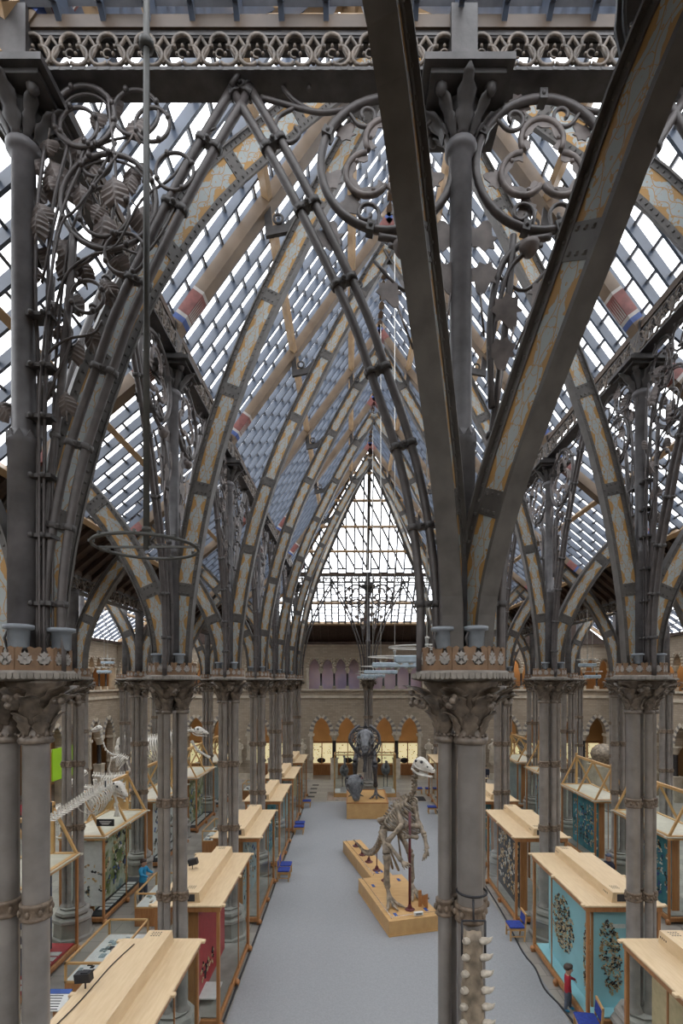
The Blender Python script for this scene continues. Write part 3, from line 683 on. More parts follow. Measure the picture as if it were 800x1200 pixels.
# ---- painted ribs
def rib(name, label, base, dr, prof, n=26, w=1., hs=1.):
    base = V(base); dr = V((dr[0], dr[1], 0)); k = dr.length; d = dr.normalized(); B = V((-d.y, d.x, 0))
    pr = spline([(o, z, 0) for o, z in prof], max(2, n//(len(prof)-1)))
    P = [base+d*(p.x*k)+V((0, 0, p.y)) for p in pr]; root = thing(name, label, 'arch rib', tuple(base))
    T = [];
    for i in range(len(P)):
        a, b = P[max(0, i-1)], P[min(len(P)-1, i+1)]; T.append((b-a).normalized())
    N = [(B.cross(t)).normalized() for t in T]
    N = [nn if nn.dot(d) > 0 or (abs(nn.dot(d)) < 1e-3 and nn.z < 0) else -nn for nn in N]
    u = [0.]
    for i in range(1, len(P)): u.append(u[-1]+(P[i]-P[i-1]).length)
    def strip(mb, a0, a1, b0, b1, m=0, uv=False):
        bs = []
        for i in range(len(P)): bs.append(mb.add([P[i]+N[i]*a+B*b for a, b in ((a0, b0), (a1, b0), (a1, b1), (a0, b1))]))
        for i in range(len(P)-1):
            for j in range(4):
                q = (bs[i]+j, bs[i]+(j+1) % 4, bs[i+1]+(j+1) % 4, bs[i+1]+j); uu = None
                if uv: v0, v1 = ((0, 1), (1, 1), (1, 0), (0, 0))[j]; uu = [(u[i], v0), (u[i], v1), (u[i+1], v1), (u[i+1], v0)]
                mb.face(q, m, False, uu)
        mb.face([bs[0]+j for j in (3, 2, 1, 0)], m, False, [(0, 0)]*4 if uv else None); mb.face([bs[-1]+j for j in range(4)], m, False, [(0, 0)]*4 if uv else None)
    web = MB(); strip(web, -.15*hs, .15*hs, -.045*w, .045*w, 0, True); web.build('painted_web', 'rib', root)
    fl_ = MB()
    for s in (-1, 1): a, b = sorted((s*.145*hs, s*.225*hs)); strip(fl_, a, b, -.062*w, .062*w); a, b = sorted((s*.225*hs, s*.25*hs)); strip(fl_, a, b, -.115*w, .115*w)
    at = .1; 
    def pos(sv):
        for i in range(1, len(P)):
            if u[i] >= sv: f = (sv-u[i-1])/(u[i]-u[i-1]); return P[i-1].lerp(P[i], f), T[i], N[i]
        return P[-1], T[-1], N[-1]
    def rivet(mb, c, t, nn, bb, r=.018):
        b = mb.add([c+t*r+nn*r, c-t*r+nn*r, c-t*r-nn*r, c+t*r-nn*r]+[c+t*r*.55+nn*r*.55+bb*.016, c-t*r*.55+nn*r*.55+bb*.016, c-t*r*.55-nn*r*.55+bb*.016, c+t*r*.55-nn*r*.55+bb*.016])
        for j in range(4): mb.face([b+j, b+(j+1) % 4, b+4+(j+1) % 4, b+4+j])
        mb.face([b+4, b+5, b+6, b+7])
    while at < u[-1]:
        p, t, nn = pos(at)
        for s in (-1, 1):
            for a in (-1, 1): rivet(fl_, p+nn*a*.185*hs+B*s*.062*w, t, nn, B*s)
        at += .15
    fl_.build('riveted_flanges', 'ribsteel', root)
    at = 1.9
    while at < u[-1]-.3:
        p, t, nn = pos(at); pl = MB(); pl.obox(p, t*.14, nn*.15*hs, B*.056*w)
        for s in (-1, 1):
            for x in (-.09, .09):
                for a in (-.09, 0, .09): rivet(pl, p+t*x+nn*a*hs+B*s*.056*w, t, nn, B*s, .02)
        pl.build('joint_plate', 'ribsteel', root); at += 2.25
    return root
NP = [(.10, .1), (.22, 1.73), (.54, 3.71), (1.0, 5.55), (1.73, 7.54), (2.6, 9.36), (3.34, 10.84), (4.3, 12.55), (5.14, 13.95)]
AP = [(.14, .1), (.2, 1.0), (.43, 1.85), (.95, 2.9), (1.62, 3.85), (2.55, 4.85)]
FP = [(.10, .1), (.22, 1.0), (.60, 1.95), (1.08, 2.77), (1.75, 3.75), (2.55, 4.85), (3.7, 5.6)]
Z0 = CH+.0
rl = rib('painted_rib', 'patterned nave rib rising from the left column behind the red case', (XL+.02, D(1), Z0), (1, 0), NP)
rr = rib('painted_rib', 'patterned nave rib rising from the right column behind the pale blue bird case', (XR-.02, D(1), Z0), (-1, 0), NP)
for i in range(2, 6):
    dup(rl, (XL+.02, D(i), Z0), 0, 'patterned nave rib on the left slope, %s from the camera' % ORD[i], 'nave ribs')
    dup(rr, (XR-.02, D(i), Z0), 0, 'patterned nave rib on the right slope, %s from the camera' % ORD[i], 'nave ribs')
k45 = 5.2/HW
rib('painted_rib', 'broad patterned rib sweeping up from the left foreground column beside the twin pipes', (XL+.02, D(0)+.02, Z0), (1, k45), NP)
rib('painted_rib', 'patterned rib crossing the upper right corner behind the girder', (XR-.02, D(0)+.02, Z0), (-1, k45), NP)
rib('painted_rib', 'distant hip rib left of the white end glazing', (XL+.02, D(6)-.02, Z0), (1, -k45), NP)
rib('painted_rib', 'distant hip rib right of the white end glazing', (XR-.02, D(6)-.02, Z0), (-1, -k45), NP)
th = math.radians(23.5)
rib('painted_rib', 'large dark rib leaning left over the camera from the toothed column', (XCN, D(0), Z0), (-math.sin(th), -math.cos(th)), FP, w=1.0, hs=1.15)
rib('painted_rib', 'large rib with gold and grey side leaning right from the toothed column', (XCN+.02, D(0), Z0), (math.sin(th), -math.cos(th)), FP, w=1.0, hs=1.15)
al = rib('painted_rib', 'low aisle rib curving left from the second left nave column', (XL-.02, D(1), Z0), (-1, 0), AP)
ar = rib('painted_rib', 'low aisle rib curving right from the second right nave column', (XR+.02, D(1), Z0), (1, 0), AP)
for i in [0, 2, 3, 4, 5, 6]:
    dup(al, (XL-.02, D(i), Z0), 0, 'low aisle rib leaning left from the %s left nave column' % ORD[i], 'aisle ribs')
    if i: dup(ar, (XR+.02, D(i), Z0), 0, 'low aisle rib leaning right from the %s right nave column' % ORD[i], 'aisle ribs')
for i in range(1, 7):
    dup(ar, (XOL+.02, D(i), Z0), 0, 'low aisle rib from the %s outer left column towards the nave' % ORD[i], 'aisle ribs')
    dup(al, (XOR-.02, D(i), Z0), 0, 'low aisle rib from the %s outer right column towards the nave' % ORD[i], 'aisle ribs')
    if i > 1:
        dup(al, (XOL-.02, D(i), Z0), 0, 'low rib from the %s outer left column towards the left wall' % ORD[i], 'wall side ribs')
        dup(ar, (XOR+.02, D(i), Z0), 0, 'low rib from the %s outer right column towards the right wall' % ORD[i], 'wall side ribs')
# ================================================================ PIPE ARCHES AND WROUGHT IRON
def clamp(mb, p, t, nn, B, half, m=0):
    p = V(p); mb.obox(p, nn*(half+.06), t*.03, B*.055, m)
    for s in (-1, 1): mb.tube([p+nn*half*s-t*.035, p+nn*half*s+t*.035], .075, 8, True, m)
    mb.tube([p-B*.075, p+B*.075], .035, 6, True, m); mb.ball(p-B*.08, .028, n=6, m=m); mb.ball(p+B*.08, .028, n=6, m=m)
PP = [(.38, .1), (.39, 1.1), (.5, 2.0), (.68, 2.8), (.98, 3.7), (1.27, 4.5), (1.96, 5.93), (2.60, 7.05)]
def make_pipes(label):
    root = thing('pipe_arch', label, 'pipe arch')
    P = spline([(o, 0, z) for o, z in PP], 5); B = V((0, 1, 0)); H = .095
    T = [(P[min(len(P)-1, i+1)]-P[max(0, i-1)]).normalized() for i in range(len(P))]; N = [t.cross(B).normalized() for t in T]
    for s in (-1, 1): MB().tube([p+n*H*s for p, n in zip(P, N)], .052, 10).build('pipe', 'pipe', root)
    MB().tube(spline([(.22, .06, .1), (.24, .06, 1.4), (.34, .05, 2.6), (.46, .03, 3.6), (.56, 0, 4.5), (.62, 0, 5.3)], 5), .045, 10).build('pipe', 'pipe', root)
    L = 0.; nx = .75
    for i in range(1, len(P)):
        L += (P[i]-P[i-1]).length
        if L > nx: c = MB(); clamp(c, P[i], T[i], N[i], B, H); c.build('clamp', 'iron', root); nx += .95
    f = MB(); f.ball((2.58, 0, 7.12), .10, n=8); f.tube([(2.5, -.08, 7.0), (2.6, -.12, 7.1), (2.62, -.05, 7.22)], .03, 6); f.build('apex_boss', 'iron', root)
    for z, o in ((1.6, .245), (2.9, .37), (4.0, .51)): MB().lathe((o, .05, z), [(.05, 0), (.062, .02), (.062, .06), (.05, .08)], 10).build('sleeve', 'iron', root)
    return root
def ivy_leaf(mb, c, up, out, L, W, m=0):                          # jagged plate leaf
    c, up, out = V(c), V(up).normalized(), V(out).normalized(); s = up.cross(out).normalized()
    poly = [(0, 0), (-.16, .10), (-.30, .42), (-.50, .40), (-.40, .58), (-.52, .78), (-.30, .84), (-.22, 1.0), (0, .92), (.22, 1.02), (.32, .84), (.52, .76), (.40, .56), (.5, .38), (.30, .42), (.16, .10)]
    mb.prism([(x*W, y*L) for x, y in poly], c-out*.006, s, up, out*.012, m)
def vein_leaf(mb, c, up, out, L, W, m=0):                         # pleated round leaf with pointed tip
    c, up, out = V(c), V(up).normalized(), V(out).normalized(); s = up.cross(out).normalized(); rows = []; n = 11
    for i in range(n+1):
        t = i/n; wd = W*.5*(math.sin(PI*(.06+.94*t)**.75)**.65 if t < .999 else .02)
        r = []
        for x in (-1, -.8, -.55, -.28, 0, .28, .55, .8, 1):
            pl = (.032*W if (i % 2) else -.032*W)*(abs(x)**.5); bend = -.16*W*abs(x)+.10*L*math.sin(t*PI)
            r.append(c+up*(t*L-abs(x)*.16*L*(1-t))+s*(wd*x)+out*(pl+bend))
        rows.append(r)
    mb.grid(rows, m, False, thick=tuple(out*-.010))
pa0 = make_pipes('twin iron pipes rising right of the leafy vine to the girder middle'); pa0.location = (XL, D(0), CH)
ph = (XCN-XL)/5.2
index_kids()
pa0.scale = (ph*1.0, 1, 1)
dup(pa0, (XCN, D(0), CH), PI, 'twin iron pipes descending from the girder middle to the toothed column', 'pipe arches', (ph, 1, 1))
dup(pa0, (XCN, D(0), CH), 0, 'pipe bundle climbing right from the toothed column behind the large ribs', 'pipe arches', (ph, 1, 1))
dup(pa0, (XR, D(0), CH), PI, 'pipe bundle descending past the upper right corner', 'pipe arches', (ph, 1, 1))
for x, r, nm in ((XL, 0, 'left'), (XCN, PI, 'middle left'), (XCN, 0, 'middle right'), (XR, PI, 'right')):
    dup(pa0, (x, D(6), CH), r, 'distant twin pipes below the end girder, %s springing' % nm, 'pipe arches', (ph, 1, 1))
for i in range(6):
    for x, nm in ((XL, 'left'), (XR, 'right')):
        dup(pa0, (x, D(i), CH), PI/2, 'twin pipes leaning away from the %s column of the %s nave row' % (ORD[i], nm), 'pipe arches', (1, 1, 1))
        dup(pa0, (x, D(i+1), CH), -PI/2, 'twin pipes leaning towards the camera from the %s column of the %s nave row' % (ORD[i+1], nm), 'pipe arches', (1, 1, 1))
def spiral(c, r, turns, a0, sg=1, n=22): return [V(c)+V((math.cos(a0+sg*2*PI*turns*i/n), 0, math.sin(a0+sg*2*PI*turns*i/n)))*(r*(1-.72*i/n)) for i in range(n+1)]
def make_roundel(label):
    """scrolled ring with a trefoil inside; centre at the origin, in the XZ plane, column on the -x side"""
    root = thing('trefoil_roundel', label, 'ironwork'); R = .79
    MB().tube(ring_pts((0, 0, 0), R, n=40), .05, 10, closed=True).build('outer_ring', 'pipe', root)
    t = MB()
    for k in range(3):
        a = PI/2+k*2*PI/3; c = V((math.cos(a)*.27, 0, math.sin(a)*.27+.02)); t.tube(arc(c, .255, a-.66*PI, a+.66*PI, n=14), .036, 8)
        for q in (-.45, .45): p = c+V((math.cos(a+q*PI), 0, math.sin(a+q*PI)))*.20; t.ball(p, .03, n=6)
        pts = []
        for i in range(15):
            b = a-.68*PI+1.36*PI*i/14; pts.append((c+V((math.cos(b), 0, math.sin(b)))*.22, c+V((math.cos(b), 0, math.sin(b)))*(.165-.02*math.cos(i*1.9))))
        for (p, q), (p2, q2) in zip(pts, pts[1:]):
            b = t.add([p-V((0, .006, 0)), q-V((0, .006, 0)), q2-V((0, .006, 0)), p2-V((0, .006, 0)), p+V((0, .006, 0)), q+V((0, .006, 0)), q2+V((0, .006, 0)), p2+V((0, .006, 0))])
            for f in ((0, 1, 2, 3), (7, 6, 5, 4), (1, 5, 6, 2), (0, 3, 7, 4)): t.face([b+x for x in f])
    t.build('trefoil', 'leaf', root)
    for (a, s) in ((-PI/2, 1), (-PI/2, -1), (PI*.25, 1), (PI*.80, -1)):
        m = MB(); e = V((math.cos(a), 0, math.sin(a))); tt = V((-e.z, 0, e.x))*s; c = e*(R-.20)+tt*.24
        m.tube([e*R, e*(R-.03)+tt*.12]+spiral(c, .15, 1.05, math.atan2((e*R-c).z, (e*R-c).x)+s*-.5, -s), .024, 7); m.build('scroll', 'pipe', root)
    for (a, rr, up, L) in ((.30*PI, .66, 1.75*PI, .26), (.66*PI, .72, .3*PI, .26), (1.04*PI, .70, 1.9*PI, .27), (-.02*PI, .55, 1.75*PI, .27), (1.36*PI, .66, .25*PI, .26), (1.66*PI, .62, .2*PI, .28), (1.25*PI, .9, 1.4*PI, .36), (1.75*PI, .9, 1.6*PI, .36)):
        m = MB(); ivy_leaf(m, (math.cos(a)*rr, .035, math.sin(a)*rr), (math.cos(up), 0, math.sin(up)), (.15, -1, .1), L, L*1.0); m.build('leaf', 'leaf', root)
    m = MB(); m.tube(spline([(.48, 0, .66), (.75, 0, .62), (1.0, 0, .66), (1.28, 0, .74), (1.5, 0, .80)], 4), .03, 7); m.tube(spline([(.9, 0, .64), (1.12, 0, .78), (1.26, 0, .98), (1.12, 0, 1.08), (.94, 0, 1.0), (.93, 0, .88)], 4), .024, 7); m.tube(spline([(1.1, 0, .68), (1.3, 0, .56), (1.32, 0, .36), (1.16, 0, .26), (1.04, 0, .36), (1.1, 0, .45)], 4), .024, 7); m.build('side_scroll', 'pipe', root)
    for a in (PI*.5, PI*.15, PI*.85, -PI*.42, -PI*.58): 
        m = MB(); e = V((math.cos(a), 0, math.sin(a))); tt = V((-e.z, 0, e.x)); m.obox(e*R, e*.06, V((0, .065, 0)), tt*.045); m.ball(e*R+V((0, -.06, 0)), .03, n=6); m.build('clamp', 'iron', root)
    # stems below with lily bud
    s = MB(); s.tube(spline([(-.6, 0, -2.9), (-.62, 0, -1.9), (-.5, 0, -1.25), (-.25, 0, -.95), (.1, 0, -.86)], 5), .042, 8)
    s.tube(spline([(-.62, 0, -2.2), (-.45, -.02, -1.4), (-.25, -.05, -1.12), (-.02, -.05, -1.0)], 5), .03, 7); s.tube(spline([(-.50, 0, -1.35), (-.2, 0, -1.5), (.15, 0, -1.15)], 4), .022, 6)
    s.build('stem', 'pipe', root)
    b = MB().lathe((-.18, -.08, -1.12), [(.02, -.05), (.07, -.02), (.11, .05), (.12, .10), (.08, .09), (.03, .12), (.02, .16)], 12); b.build('bud', 'leaf', root)
    for (x, z, up, L) in ((-.35, -2.0, .62*PI, .42), (-.75, -1.6, .45*PI, .40), (-.12, -1.75, .35*PI, .36), (-.5, -2.5, .5*PI, .4)):
        m = MB(); ivy_leaf(m, (x, -.05, z), (math.cos(up), 0, math.sin(up)), (-.15, -1, .1), L, L*.8); m.tube([(x, -.05, z+.03), (x*.6-.24, 0, z-.45)], .014, 5); m.build('leaf', 'leaf', root)
    return root
RZ = CH+6.15
ro = make_roundel('scrolled trefoil roundel high up, right side of the toothed column'); ro.location = (XCN+.97, D(0), RZ)
index_kids()
dup(ro, (XCN-.88, D(0), RZ), 0, 'scrolled trefoil roundel behind the dark leaning rib, left side of the toothed column', 'roundels', (-1, 1, 1))
dup(ro, (XCN+.97, D(6), RZ), 0, 'tiny distant roundel right of the far nave axis column', 'roundels', (1, 1, 1)); dup(ro, (XCN-.88, D(6), RZ), 0, 'tiny distant roundel left of the far nave axis column', 'roundels', (-1, 1, 1))
dup(ro, (XR-.95, D(0), RZ), 0, 'scrolled roundel in the top right corner beside the gold rib', 'roundels', (-1, 1, 1))
for i in range(1, 6):
    if i in (1, 3, 5): dup(ro, (XL, D(i)-.95, RZ), PI/2, 'scroll roundel under the left row girder before the %s column' % ORD[i], 'roundels', (-1, 1, 1)); dup(ro, (XL, D(i)+.95, RZ), PI/2, 'scroll roundel under the left row girder beyond the %s column' % ORD[i], 'roundels', (1, 1, 1))
    if i in (2, 4): dup(ro, (XR, D(i)-.95, RZ), PI/2, 'scroll roundel under the right row girder before the %s column' % ORD[i], 'roundels', (-1, 1, 1)); dup(ro, (XR, D(i)+.95, RZ), PI/2, 'scroll roundel under the right row girder beyond the %s column' % ORD[i], 'roundels', (1, 1, 1))
def make_vine(label, dense=True):
    """climbing vine against the +x side of a column (origin on the column axis at capital height)"""
    rnd = random.Random(3 if dense else 5); root = thing('wrought_iron_vine', label, 'ironwork')
    def px(x, y): return V(((x-20)/600*6.11+.0, 0, (797-y)/600*6.11))      # traced in metres from the spandrel
    st = MB()
    for k, (o, w) in enumerate(((.17, .0), (.22, .06), (.28, -.05), (.34, .03), (.25, -.09))):
        st.tube(spline([(o, w, .1), (o, w, 2.2), (o+.02, w, 3.6), (o+.06*k-.02, w, 4.6+.15*k), (o+.22*k*.5, w*.5, 5.6), (o+.28*k*.8+.1, 0, 6.4)], 5), .022-.002*k, 6)
    st.build('stem', 'pipe', root)
    for z in (.9, 1.7, 2.4, 3.1, 3.7, 4.3): c = MB(); c.obox((.24, 0, z), (.15, 0, 0), (0, .10, 0), (0, 0, .022)); c.ball((.16, -.11, z), .035, n=6); c.ball((.30, -.11, z), .035, n=6); c.build('clamp', 'iron', root)
    rings = [((92, 140), 36), ((85, 150), 22), ((152, 135), 27), ((120, 238), 56), ((115, 250), 29), ((172, 150), 20), ((198, 205), 22), ((105, 190), 18), ((96, 350), 19), ((140, 300), 24)]
    for (c, r) in rings:
        q = px(*c); m = MB(); R = r/600*6.11; m.tube(ring_pts(q+V((0, .02*rnd.uniform(-1, 1), 0)), R, n=26), .030 if r > 30 else .022, 7, closed=True)
        if r > 30: m.tube(ring_pts(q+V((0, .03, 0)), R-.05, n=26), .016, 6, closed=True)
        for k in range(4): a = k*PI/2+.4; m.ball(q+V((math.cos(a)*R, -.03, math.sin(a)*R)), .036, n=6)
        m.build('scroll_ring', 'pipe', root)
    tw = MB()
    for pts in ([(40, 330), (60, 250), (75, 190), (60, 150)], [(50, 400), (70, 330), (100, 300), (150, 280)], [(60, 330), (110, 290), (128, 220), (122, 130), (122, 115)], [(100, 300), (130, 290), (160, 240), (195, 205), (225, 165), (245, 150)],
                [(80, 190), (110, 170), (140, 160), (165, 172)], [(40, 420), (70, 400), (100, 390), (112, 375)], [(25, 500), (12, 480), (0, 475)], [(45, 470), (60, 440), (75, 400), (70, 360)], [(130, 290), (160, 300), (180, 280), (200, 240)]):
        tw.tube(spline([px(*p)+V((0, rnd.uniform(-.04, .04), 0)) for p in pts], 5), .016, 6)
    tw.build('tendrils', 'pipe', root)
    L = [(78, 160, 30, 34), (122, 112, 30, 22), (103, 130, 22, 24), (150, 150, 30, 30), (60, 200, 46, 42), (28, 210, 26, 26), (45, 210, 22, 22), (52, 175, 14, 28), (95, 190, 24, 24), (140, 190, 20, 24), (153, 182, 16, 22), (130, 225, 34, 34), (158, 190, 12, 20), (150, 250, 34, 40), (112, 268, 40, 36), (72, 300, 34, 36), (30, 295, 26, 26), (30, 325, 24, 24),
         (110, 250, 20, 22), (60, 290, 30, 24), (70, 350, 26, 24), (110, 340, 24, 28), (95, 385, 22, 26), (60, 385, 24, 22), (72, 405, 26, 28), (28, 415, 14, 14), (32, 445, 22, 24), (5, 480, 22, 26), (62, 460, 20, 22), (70, 470, 24, 26), (52, 350, 24, 20), (38, 265, 30, 30), (88, 310, 22, 24), (120, 300, 26, 28), (170, 260, 24, 26), (48, 250, 26, 28), (25, 190, 26, 24), (140, 210, 20, 22), (88, 225, 26, 24), (120, 330, 22, 24)]
    if not dense: L = L[::2]
    for k, (x, y, l, w) in enumerate(L):
        s = .95*6.11/600; a = rnd.uniform(-.7, .7)+(PI if rnd.random() < .3 else 0); m = MB()
        c = px(x, y)+V((0, rnd.uniform(-.05, .16), -l*s*.5*math.cos(a)))
        vein_leaf(m, c, (math.sin(a), rnd.uniform(-.2, .2), math.cos(a)), (rnd.uniform(-.3, .3), -1, rnd.uniform(-.15, .5)), l*s, w*s); m.tube([c, c-V((math.sin(a), 0, math.cos(a)))*.12], .01, 5); m.build('leaf', 'leaf', root)
    return root
vn = make_vine('leafy wrought iron vine with ring scrolls filling the top left spandrel'); vn.location = (XL+.03, D(0)-.02, CH)
v2 = make_vine('leafy iron vine with pale leaves beyond the second right nave column', False); v2.location = (XR, D(1), CH); v2.rotation_euler = (0, 0, PI/2)
index_kids()
dup(v2, (XR, D(1), CH), -PI/2, 'leafy iron vine before the second right nave column', 'vines')
for i in (2, 4): dup(v2, (XL, D(i), CH), PI/2, 'leafy iron vine beyond the %s left nave column' % ORD[i], 'vines'); dup(v2, (XL, D(i), CH), -PI/2, 'leafy iron vine before the %s left nave column' % ORD[i], 'vines')
for i in (3, 5): dup(v2, (XR, D(i), CH), PI/2, 'leafy iron vine beyond the %s right nave column' % ORD[i], 'vines'); dup(v2, (XR, D(i), CH), -PI/2, 'leafy iron vine before the %s right nave column' % ORD[i], 'vines')

# brackets between rib and purlin on the slopes
def make_bracket(label):
    r = thing('purlin_bracket', label, 'bracket'); b = MB()
    b.prism([(0, 0), (.5, .1), (.95, .62), (.82, .66), (.45, .28), (.15, .22), (.1, .75), (-.04, .75)], (0, -.05, 0), (1, 0, 0), (0, 0, 1), (0, .1, 0)); b.build('bracket_plate', 'iron', r)
    MB().tube(ring_pts((.28, -.06, .36), .10, n=12), .03, 6, closed=True).build('bracket_ring', 'iron', r); return r
br0 = None
for i in range(1, 6):
    for sgn, nm in ((1, 'left'), (-1, 'right')):
        for t, hn in ((.36, 'lower'), (.72, 'upper')):
            x = (XL if sgn > 0 else XR)+sgn*(HW*t); z = ZE+(ZR-ZE)*t-.95
            lb = '%s iron purlin bracket on the %s nave rib of the %s slope' % (hn, ORD[i], nm)
            if br0 is None: br0 = make_bracket(lb); br0.location = (x+.2, D(i), z)
            else: dup(br0, (x+sgn*.2, D(i), z), 0 if sgn > 0 else PI, lb, 'purlin brackets')

# fretted plate between the gold rib and the roof
fp_ = thing('fretted_bracket', 'grey fretted iron plate above the gold rib at the top right', 'bracket', tuple(AT(740, 60, 4.35))); q = MB()
pl = [(725, -40), (723, 10), (721, 34), (727, 62), (735, 80), (730, 98), (734, 116), (744, 104), (756, 78), (758, 52), (748, 38), (743, 58), (736, 46), (738, 26), (750, 22), (758, 8), (760, -40)]
o_ = AT(740, 60, 4.35); q.prism([(AT(x, y, 4.35)-o_).to_tuple()[::2] for x, y in pl][::-1], o_, (1, 0, 0), (0, 0, 1), (.0, .03, 0)); q.build('fretted_plate', 'lampgrey', fp_)
r_ = MB(); r_.tube(spline([AT(733, -40, 4.34), AT(731, 30, 4.34), AT(741, 70, 4.34), AT(737, 105, 4.34)], 4), .02, 6); r_.build('raised_rib', 'lampgrey', fp_)
# ---- floodlights on the column platforms
def make_flood(label):
    r = thing('floodlight', label, 'floodlight')
    MB().lathe((0, 0, 0), [(.07, .0), (.085, .02), (.09, .17), (.125, .18), (.125, .215), (.1, .22), (.09, .20)], 14).build('housing', 'lampgrey', r)
    MB().tube([(-.1, 0, 0), (-.13, 0, .1), (-.1, 0, .16)], .012, 5).build('yoke', 'iron', r); return r
fz = CH+.35
f0 = make_flood('grey bucket floodlight on the left foreground column platform'); f0.location = (XL+.20, D(0)-.36, fz); f0.scale = (1.25, 1.25, 1.25)
index_kids()
for (x, y, s, lb) in ((XL+.45, D(0)+.05, 1.25, 'grey bucket floodlight at the right edge of the left foreground column platform'), (XCN-.26, D(0)-.30, 1.15, 'grey bucket floodlight at the left edge of the toothed column platform'),
                      (XCN+.08, D(0)-.38, 1.15, 'grey bucket floodlight between the two large ribs on the toothed column')):
    dup(f0, (x, y, fz), .6, lb, 'floodlights', (s, s, s))
for i in range(1, 6):
    for x, nm in ((XL, 'left'), (XR, 'right')):
        for dx, h in ((-.22, 'outer'), (.26, 'inner')):
            dup(f0, (x+dx*(1 if x < 0 else -1), D(i)-.33, fz), .3, 'grey bucket floodlight on the %s %s nave column, %s edge' % (ORD[i], nm, h), 'floodlights', (1, 1, 1))

# ---- ring lamps
def ringlamp(label, c, r, rod, slab=False, th=.018, rr=.012):
    c = V(c); root = thing('ring_lamp', label, 'hanging lamp', tuple(c))
    MB().tube([c+V((0, 0, .0)), c+V((0, 0, rod))], rr, 8).build('rod', 'ring' if not slab else 'steel', root)
    g = MB(); g.tube(ring_pts(c, r, (1, 0, 0), (0, 1, 0), 40), th, 8, closed=True); g.build('ring', 'ring' if not slab else 'steel', root)
    b = MB(); b.beam(c-V((r, 0, 0)), c+V((r, 0, 0)), .028, .02); b.lathe(c, [(.03, -.03), (.03, .16), (.05, .17), (.05, .2), (.03, .21)], 8); b.build('cross_bar', 'ring' if not slab else 'steel', root)
    if slab:
        s = MB().rbox(c.x-r*.85, c.x+r*.85, c.y-.12, c.y+.12, c.z-.30, c.z-.16, .02); s.build('heater_panel', 'lampslab', root)
        s = MB()
        for k in range(6): s.lathe(c+V((-r*.7+r*.28*k, 0, -.34)), [(.03, 0), (.05, .02), (.04, .06)], 8)
        s.build('spot_heads', 'whitepan', root)
    else:
        for k in range(9):
            a = k*2*PI/9; p = c+V((math.cos(a)*r, math.sin(a)*r, 0)); MB().obox(p+V((0, 0, .02)), V((math.cos(a), math.sin(a), 0))*.03, V((-math.sin(a), math.cos(a), 0))*.012, (0, 0, .014)).build('burner', 'ring', root)
    return root
p = AT(171.5, 641, 5.3); rl_ = ringlamp('dark iron ring lamp on a long rod near the left foreground column', p, .515, 7.7-p.z+CH, rr=.034)
n = MB(); q = AT(167, 52, 5.3); n.lathe((p.x, p.y, q.z), [(.04, -.05), (.075, -.03), (.075, .03), (.04, .05)], 10); n.build('rod_knuckle', 'ring', rl_)
for k, (x, y, r, z) in enumerate(((1.5, 10.0, .74, .64), (1.30, 14.9, .77, .67), (1.26, 21., .80, .56), (1.2, 27., .76, .46), (1.1, 32.5, .76, .4))):
    ringlamp('%s pale ring lamp with heater panel hanging along the nave axis' % ORD[k], (x, y, CH+z), r, 14.6-z if y > 11 else 12., True, .014)
for k, (px_, py_, y) in enumerate(((688, 773, 22.), (694, 787, 24.), (126, 772, 30.), (122, 782, 27.), (329, 690, 40.))):
    a = AT(px_, py_, y); ringlamp(('small ring lamp before the lit right gallery, upper', 'small ring lamp before the lit right gallery, lower', 'small ring lamp before the lit left gallery, upper', 'small ring lamp before the lit left gallery, lower', 'small ring lamp on a wire before the far gallery')[k], a, .42, 3.4, True, .012)
# ================================================================ FLOOR COVERINGS
cp_ = MB().rbox(-2.98, 5.28, 1.0, 34.6, .0, .018, .006); tag(cp_.build('carpet', 'carpet'), 'long grey carpet covering the floor of the nave', 'carpet')
cb = MB().tube(spline([(-3.03, 2.5, .02), (-3.05, 10, .02), (-3.02, 18, .02), (-3.04, 26, .02), (-3.0, 33, .02)], 6), .028, 6); tag(cb.build('floor_cable', 'black'), 'black cable laid along the left edge of the grey carpet', 'cable')
cb = MB().tube(spline([(5.45, 33, .02), (5.42, 22, .02), (5.38, 18.2, .02), (5.22, 15.6, .02), (5.28, 14.6, .02), (5.18, 13.6, .02), (5.34, 12.6, .02), (5.42, 10, .02), (5.4, 4, .02)], 6), .028, 6); tag(cb.build('floor_cable', 'black'), 'black cable snaking along the right edge of the carpet past the toddler', 'cable')
mo = MB().rbox(-1.6, 3.6, 35.0, 37.6, 0, .012, .004); tag(mo.build('mosaic_inlay', 'mosaic'), 'reddish mosaic inlay in the paving beyond the dark fossil plinth', 'mosaic')
for k, (x, y) in enumerate(((-2.7, 37.5), (-2.75, 38.9), (-2.7, 40.2), (-2.75, 36.2))): tag(MB().rbox(x-.25, x+.25, y-.2, y+.2, 0, .012, .003).build('floor_tile', 'black'), 'dark square tile in the pale paving, %s of four beyond the carpet' % ORD[k], 'tile', 'dark floor tiles')

